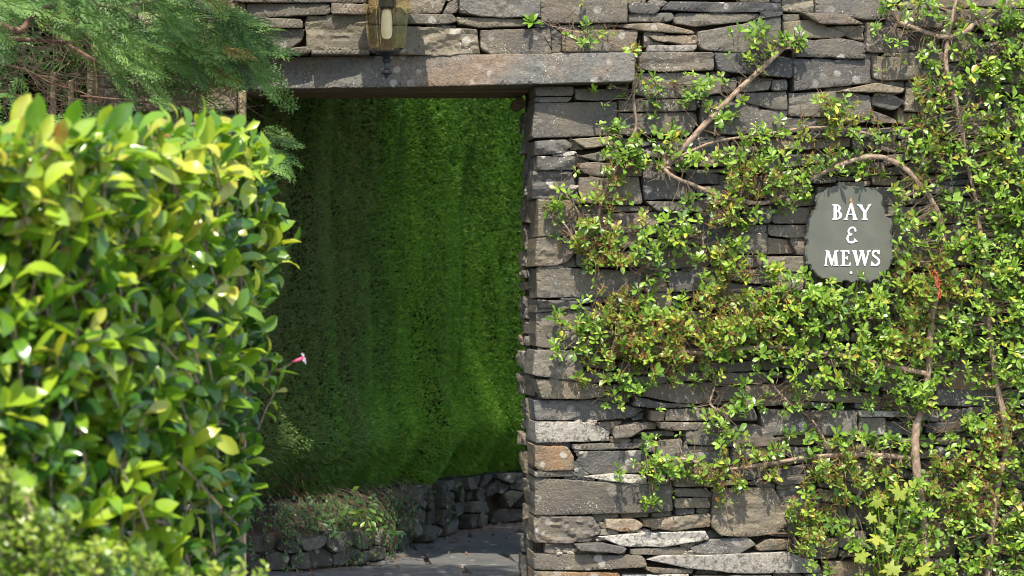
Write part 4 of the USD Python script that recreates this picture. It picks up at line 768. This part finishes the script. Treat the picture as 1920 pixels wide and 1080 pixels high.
# fronds above the frame: crown over the wall's left end, then added sun blockers
cs = []
def over(n, lo, hi, L0, L1):
    for _ in range(n):
        b = rs.uniform(lo, hi); a = rs.uniform(0, 6.28); cs.append(place(LOW[rs.integers(3)], b, [math.cos(a), math.sin(a), -0.35], [rs.normal(0, .3), rs.normal(0, .3), 1], rs.uniform(L0, L1)))
over(60, [-2.6, -1.2, 2.7], [-1.5, -0.05, 3.9], 0.3, 0.5)
over(215, [-2.7, -5.25, 12.4], [0.4, -3.7, 13.0], 0.5, 0.7)  # high fronds, added out of view to keep sun off the hedge
over(110, [-2.7, -5.25, 12.4], [-1.35, -4.4, 13.0], 0.5, 0.7)  # more added fronds, a thicker sun block for the hedge's near end
over(270, [-1.35, -1.15, 2.36], [-0.28, -0.85, 2.75], 0.18, 0.28)  # low fronds, added to block sun reaching the path through the doorway
part('foliage_and_sun_blockers', cf, join(rest + cs), 'conifer_leaf', kind='stuff', tint=np.concatenate(restT + [np.full(len(m[0]), rs.uniform(0.3, 0.7)) for m in cs]))  # remaining visible fronds joined with the added sun-blocking ones
part('trunk', cf, tube([[-3.1, -1.0, -0.1], [-3.1, -1.0, 1.2], [-3.05, -1.1, 2.6], [-3.0, -1.3, 7.2], [-2.9, -1.8, 14.5]], 0.24, 0.06, 12, 8, rough=0.15), 'red_bark', smooth=True)
for pts, ra, rb in [([(-160, 60), (-40, 66), (40, 74), (90, 77), (150, 84), (215, 89)], 5, 3), ([(128, 84), (165, 106), (190, 122), (215, 140), (260, 162), (300, 175)], 4, 2), ([(-160, 90), (0, 120), (50, 132), (100, 157), (150, 172), (190, 190)], 2.5, 1.2), ([(-150, -40), (20, 55), (60, 30), (100, 10), (200, -30)], 8, 4), ([(200, 90), (290, 60), (380, 40), (430, 100), (470, 118)], 3, 1.2), ([(215, 130), (260, 100), (330, 90)], 2, 1), ([(150, 180), (260, 190), (380, 205), (490, 260)], 2.4, 1.2), ([(100, 8), (240, 10), (360, -10), (420, 20)], 3, 1.5), ([(60, 140), (110, 150), (145, 192)], 1.4, .8), ([(100, 66), (130, 50), (145, 45)], 1.2, .7), ([(72, 40), (95, 55), (103, 72)], 1.2, .7), ([(95, 75), (140, 78), (168, 72)], 1.2, .8)]:
    p = np.array(pts, float); w = at(p[:, 0], p[:, 1], -0.35 + rs.normal(0, 0.03, len(p))); part('branch', cf, tube(w, ra * k, rb * k, 7, 6, rough=0.2), 'red_bark', smooth=True)
tw = []
for _ in range(520):
    b = at(rs.uniform(-40, 420), rs.uniform(20, 210), -rs.uniform(0.0, 0.6)); a = rs.normal(0.4, 0.7); l = rs.uniform(0.04, 0.20); d = np.array([math.cos(a), rs.normal(0, 0.3), -math.sin(a)]); tw.append(tube([b, b + d * l / 2 + rs.normal(0, 0.006, 3), b + d * l], 0.0016, 0.0007, 3, 3))
part('dry_twigs', cf, join(tw), 'twig', kind='stuff')
for pts, ra, rb in [([[-2.95, -1.7, 12.0], [-2.3, -3.2, 12.6], [-1.6, -4.6, 12.9], [-0.6, -5.2, 13.0]], .06, .02), ([[-2.95, -1.7, 11.5], [-2.6, -3.6, 12.3], [-2.2, -5.6, 12.8]], .06, .02), ([[-3.05, -1.1, 2.9], [-2.2, -0.9, 3.1], [-1.2, -0.85, 2.75], [-0.35, -0.8, 2.55]], .04, .012)]: part('branch', cf, tube(pts, ra, rb, 8, 6), 'red_bark', smooth=True)  # limbs added out of view to carry the sun-blocking fronds
# dark scrub behind the wall's left end, and the old stakes in front of it
sc = thing('dark_thicket', 'dark dry thicket in the shade beyond the left end of the wall', 'thicket')
tw = []
for _ in range(1500):
    b = np.array([rs.uniform(-3.2, -1.58), rs.uniform(0.10, 1.0), rs.uniform(0.0, 2.5)]); d = norm(rs.normal(0, 1, 3) * [1, .5, 1.2]); l = rs.uniform(0.1, 0.35); tw.append(tube([b, b + d * l / 2 + rs.normal(0, .02, 3), b + d * l], 0.003, 0.001, 3, 2))
part('twigs', sc, join(tw), 'twig', kind='stuff')
gx, gz = np.meshgrid(np.linspace(-5.5, -1.35, 60), np.linspace(-0.1, 4.2, 60)); gy = 1.25 + 0.5 * fbm(np.stack([gx * 3, gz * 3, gx * 0], -1), 3, 4) + 0.4 * np.clip(gx + 1.8, 0, 1); ii = (np.arange(59)[:, None] * 60 + np.arange(59)[None]).ravel()
part('dark_backdrop', sc, (np.stack([gx, gy, gz], -1).reshape(-1, 3), np.vstack([np.c_[ii, ii + 1, ii + 61], np.c_[ii, ii + 61, ii + 60]])), 'hedge_core', smooth=True, kind='stuff')  # dark sheet added behind the twigs to close off bright sky gaps
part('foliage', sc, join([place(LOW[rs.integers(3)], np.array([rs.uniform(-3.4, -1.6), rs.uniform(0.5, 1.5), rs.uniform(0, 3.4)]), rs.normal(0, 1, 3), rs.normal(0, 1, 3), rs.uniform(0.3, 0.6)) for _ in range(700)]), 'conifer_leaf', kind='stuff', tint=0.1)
for (u0, u1, v0, y, lab) in [(94, 105, 134, -0.02, 'slim weathered wooden stake in the shade left of the stone wall'), (128, 138, 150, 0.03, 'short dark wooden stake beside the taller stake left of the wall'), (163, 184, 62, 0.02, 'pale upright wooden post at the left end of the stone wall')]:
    stx = thing('wooden_post' if u0 > 150 else 'wooden_stake', lab, 'post'); a, b = at(u0, v0, y), at(u1, v0, y)
    part('shaft', stx, bevel_box([a[0], y, -0.1], [b[0], y + (b[0] - a[0]), a[2]], 0.004), 'post_wood')

# ---------------------------------------------------------------- big glossy shrub in the left foreground
sb = thing('glossy_shrub', 'large glossy leaved shrub filling the left foreground before the doorway', 'shrub')
rs = np.random.default_rng(101)
EDGE = np.array([(205, 430), (240, 490), (300, 515), (400, 525), (480, 546), (560, 512), (640, 492), (720, 490), (800, 474), (860, 486), (930, 462), (1000, 456), (1100, 452), (1200, 450)], float)   # v, right limit u
TOP = np.array([(-200, 240), (0, 236), (60, 248), (110, 240), (160, 262), (200, 236), (250, 246), (310, 214), (335, 236), (370, 218), (400, 250), (435, 222), (470, 262), (500, 272), (520, 320)], float)
def dist(u): return 4.35 + 1.5 * np.clip(u / 540, -0.3, 1.1)**2 * np.sign(np.clip(u, -1, 1)) * 1.0
LB, LA, LN, LL, LW, LC, LF, LT, stem = [], [], [], [], [], [], [], [], []
def sprig(u, v, dp, sc_=1.0, tone=0.5, edge=0.0):
    y = dist(u) + dp + CY; c = at(u, v, y); lean = 0.28 + 0.5 * edge
    A = norm(np.array([lean + rs.normal(0, 0.35), -0.55 + rs.normal(0, 0.3), 0.85 + rs.normal(0, 0.28)])); e1 = norm(np.cross(A, [0.2, 0.9, 0.1])); e2 = np.cross(A, e1); ph = rs.uniform(0, 6.28)
    L0 = rs.uniform(0.12, 0.2) * sc_; stem.append(tube([c - A * L0 + [0, 0.03, -0.02], c - A * L0 * 0.5, c], 0.0032, 0.0016, 5, 3))
    for q in range(rs.integers(5, 8)):
        th = ph + q * 2.4; el = rs.uniform(0.1, 0.95) if q > 1 else rs.uniform(0.8, 1.3); d = math.cos(el) * (math.cos(th) * e1 + math.sin(th) * e2) + math.sin(el) * A
        l = rs.uniform(0.058, 0.112) * sc_
        LB.append(c - A * (0.018 * q * sc_)); LA.append(d); LN.append(A + 0.3 * rs.normal(size=3)); LL.append(l); LW.append(l * rs.uniform(0.28, 0.44)); LC.append(rs.uniform(-0.3, 1.9)); LF.append(rs.uniform(0.1, 0.7))
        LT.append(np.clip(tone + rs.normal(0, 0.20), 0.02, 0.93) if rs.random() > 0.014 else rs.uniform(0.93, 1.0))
n = 0
while n < 520:
    u, v = rs.uniform(-160, 540), rs.uniform(205, 1180); lim = np.interp(v, EDGE[:, 0], EDGE[:, 1]) - 32; tp_ = np.interp(u, TOP[:, 0], TOP[:, 1]) + 40
    if u > lim or v < tp_: continue
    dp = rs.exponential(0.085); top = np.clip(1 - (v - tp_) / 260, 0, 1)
    sprig(u, v, dp, 1.0, 0.60 + 0.22 * top - 0.05 * (v > 680) - 0.7 * min(dp, 0.3) + 0.10 * rs.normal(), edge=np.clip((u - lim + 130) / 130, 0, 1)); n += 1  # light put into the tone: brighter near the top, darker low and deep
for v in np.arange(255, 1080, 11.0):        # crisp edge towards the doorway
    u = np.interp(v, EDGE[:, 0], EDGE[:, 1]) - rs.uniform(16, 44); sprig(u, v + rs.uniform(-8, 8), rs.uniform(0.0, 0.25), 0.85, 0.52 - 0.25 * (v > 600) + 0.12 * rs.normal(), edge=1.0)  # tone drops on the lower edge, shade put into the leaf colour
for u in np.arange(-40, 480, 11.0):         # the top fringe
    v = np.interp(u, TOP[:, 0], TOP[:, 1]) + rs.uniform(2, 46); sprig(u, v, rs.uniform(0, 0.2), 0.95, 0.62 + 0.14 * rs.normal())
for (u_, v_, t_) in [(508, 700, 0.6), (502, 672, 0.35), (520, 728, 0.72), (514, 690, 0.5)]: sprig(u_, v_, 0.05, 0.7, t_, edge=1.0)
n = 0
while n < 520:                               # inner leaves, shade put into their darker tone
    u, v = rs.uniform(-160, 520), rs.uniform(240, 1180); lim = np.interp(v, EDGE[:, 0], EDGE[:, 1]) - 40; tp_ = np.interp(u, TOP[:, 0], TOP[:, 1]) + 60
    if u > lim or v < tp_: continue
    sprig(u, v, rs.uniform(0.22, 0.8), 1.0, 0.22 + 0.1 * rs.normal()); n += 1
LB, LA, LN = map(np.array, (LB, LA, LN)); LL, LW, LC, LF, LT = map(np.array, (LL, LW, LC, LF, LT))
V, f1, FA = leaf_mesh(LB, LA, LN, LL, LW, LC, LF, 7, 'obovate', asym=rs.uniform(-0.5, 0.5, len(LB)))
uu = 443 + F * (LB[:, 0] - CX) / (LB[:, 1] - CY); vv = 560 - F * (LB[:, 2] - CZ) / (LB[:, 1] - CY)
sc_ = LL * LW / (LB[:, 1] - CY)**2 * np.where((uu > 0) & (vv < 1075), 1, 0) * np.where(LB[:, 1] - CY - dist(uu) < 0.12, 1, 0.3); big = np.argsort(-sc_)[:300]; rest = np.setdiff1d(np.arange(len(LB)), big)
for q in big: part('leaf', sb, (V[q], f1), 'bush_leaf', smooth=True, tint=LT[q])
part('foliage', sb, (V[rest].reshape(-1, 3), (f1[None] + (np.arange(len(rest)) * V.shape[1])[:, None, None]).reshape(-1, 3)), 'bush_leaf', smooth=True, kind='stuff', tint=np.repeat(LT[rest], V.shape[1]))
part('twigs', sb, join(stem), 'bark', kind='stuff')
for pts in [[(190, 1150), (195, 800), (185, 560), (170, 500), (190, 440)], [(112, 1150), (120, 760), (108, 640), (112, 590)], [(300, 1150), (320, 800), (305, 520), (330, 420)], [(420, 1150), (410, 820), (440, 560), (420, 420)], [(190, 620), (235, 585), (250, 560)], [(60, 1150), (40, 700), (30, 450)], [(395, 1150), (330, 1020), (150, 1010)]]:
    p = np.array(pts, float); w = at(p[:, 0], p[:, 1], dist(p[:, 0]) + 0.14 + CY); w[1:-1] += rs.normal(0, 0.012, (len(w) - 2, 3)); w[0, 2] = -0.05; part('branch', sb, tube(w, 0.007, 0.003, 8, 6, rough=0.15), 'bark', smooth=True)
# the pink flower that pokes out of it
fp = at(556, 676, -2.15); s0 = at(512, 694, -2.15); ax = norm(np.array([1.0, -0.25, 0.32]))
part('flower_stem', sb, tube([s0, (s0 + fp) / 2 + [0, 0, -0.006], fp - ax * 0.012], 0.0018, 0.0012, 6, 4), 'bark', smooth=True)
fv = [tube([fp - ax * 0.012, fp + ax * 0.004, fp + ax * 0.022], 0.003, 0.0058, 10, 4)]
part('flower', sb, join(fv), 'petal_pink', smooth=True, label='small pink and white tubular flower poking out towards the doorway')
e1 = norm(np.cross(ax, [0, 0, 1])); e2 = np.cross(ax, e1)
for q in range(5):
    th = q * 1.2566 + 0.4; d = norm(ax * 0.55 + math.cos(th) * e1 + math.sin(th) * e2); Vv, ff, _ = leaf_mesh((fp + ax * 0.020 + (math.cos(th) * e1 + math.sin(th) * e2) * 0.003)[None], d[None], (-(math.cos(th) * e1 + math.sin(th) * e2) + ax)[None], [0.016], [0.011], [0.7], [0.1], 5)
    part('petal', sb, (Vv[0], ff), 'petal_white', smooth=True, tint=0.5)

# ---------------------------------------------------------------- small leaved shrub, bottom left
ss = thing('small_leaved_shrub', 'bright yellow green small leaved shrub at the foot of the glossy shrub', 'shrub')
LB, LA, LN, LL, LT, stem = [], [], [], [], [], []
for _ in range(430):
    w = rs.random()
    if w < 0.62: u, v = rs.uniform(-120, 135), rs.uniform(862, 1180); 
    elif w < 0.85: u, v = rs.uniform(90, 300), rs.uniform(1012, 1180)
    else: u, v = rs.uniform(280, 500), rs.uniform(1050, 1180)
    if w < 0.62 and v < 862 + 0.006 * max(u, 0)**2: continue
    y = CY + 4.12 + rs.exponential(0.07) - 0.0 + 0.0016 * max(u - 150, 0); c = at(u, v, y); A = norm(np.array([rs.normal(0.15, 0.4), -0.5 + rs.normal(0, .3), 0.9])); e1 = norm(np.cross(A, [0.2, 0.9, 0.1])); e2 = np.cross(A, e1)
    stem.append(tube([c - A * 0.07, c], 0.0018, 0.001, 4, 2)); tone = np.clip(rs.normal(0.62, 0.16), 0.1, 0.95)
    for q in range(11):
        th = q * 2.4; el = rs.uniform(0.0, 1.0); LB.append(c - A * 0.005 * q); LA.append(math.cos(el) * (math.cos(th) * e1 + math.sin(th) * e2) + math.sin(el) * A); LN.append(A + rs.normal(0, .25, 3)); LL.append(rs.uniform(0.013, 0.024)); LT.append(np.clip(tone + rs.normal(0, 0.1), 0, 1))
LL = np.array(LL); V, f1, FA = leaf_mesh(np.array(LB), np.array(LA), np.array(LN), LL, LL * 0.52, rs.uniform(0, 0.8, len(LL)), np.full(len(LL), 0.25), 5)
big = np.argsort(-LL * (np.array(LB)[:, 1] < -3.80))[:160]; rest = np.setdiff1d(np.arange(len(LL)), big); LT = np.array(LT)
for q in big: part('leaf', ss, (V[q], f1), 'small_leaf', smooth=True, tint=LT[q])
part('foliage', ss, (V[rest].reshape(-1, 3), (f1[None] + (np.arange(len(rest)) * V.shape[1])[:, None, None]).reshape(-1, 3)), 'small_leaf', smooth=True, kind='stuff', tint=np.repeat(LT[rest], V.shape[1]))
part('twigs', ss, join(stem), 'bark', kind='stuff')
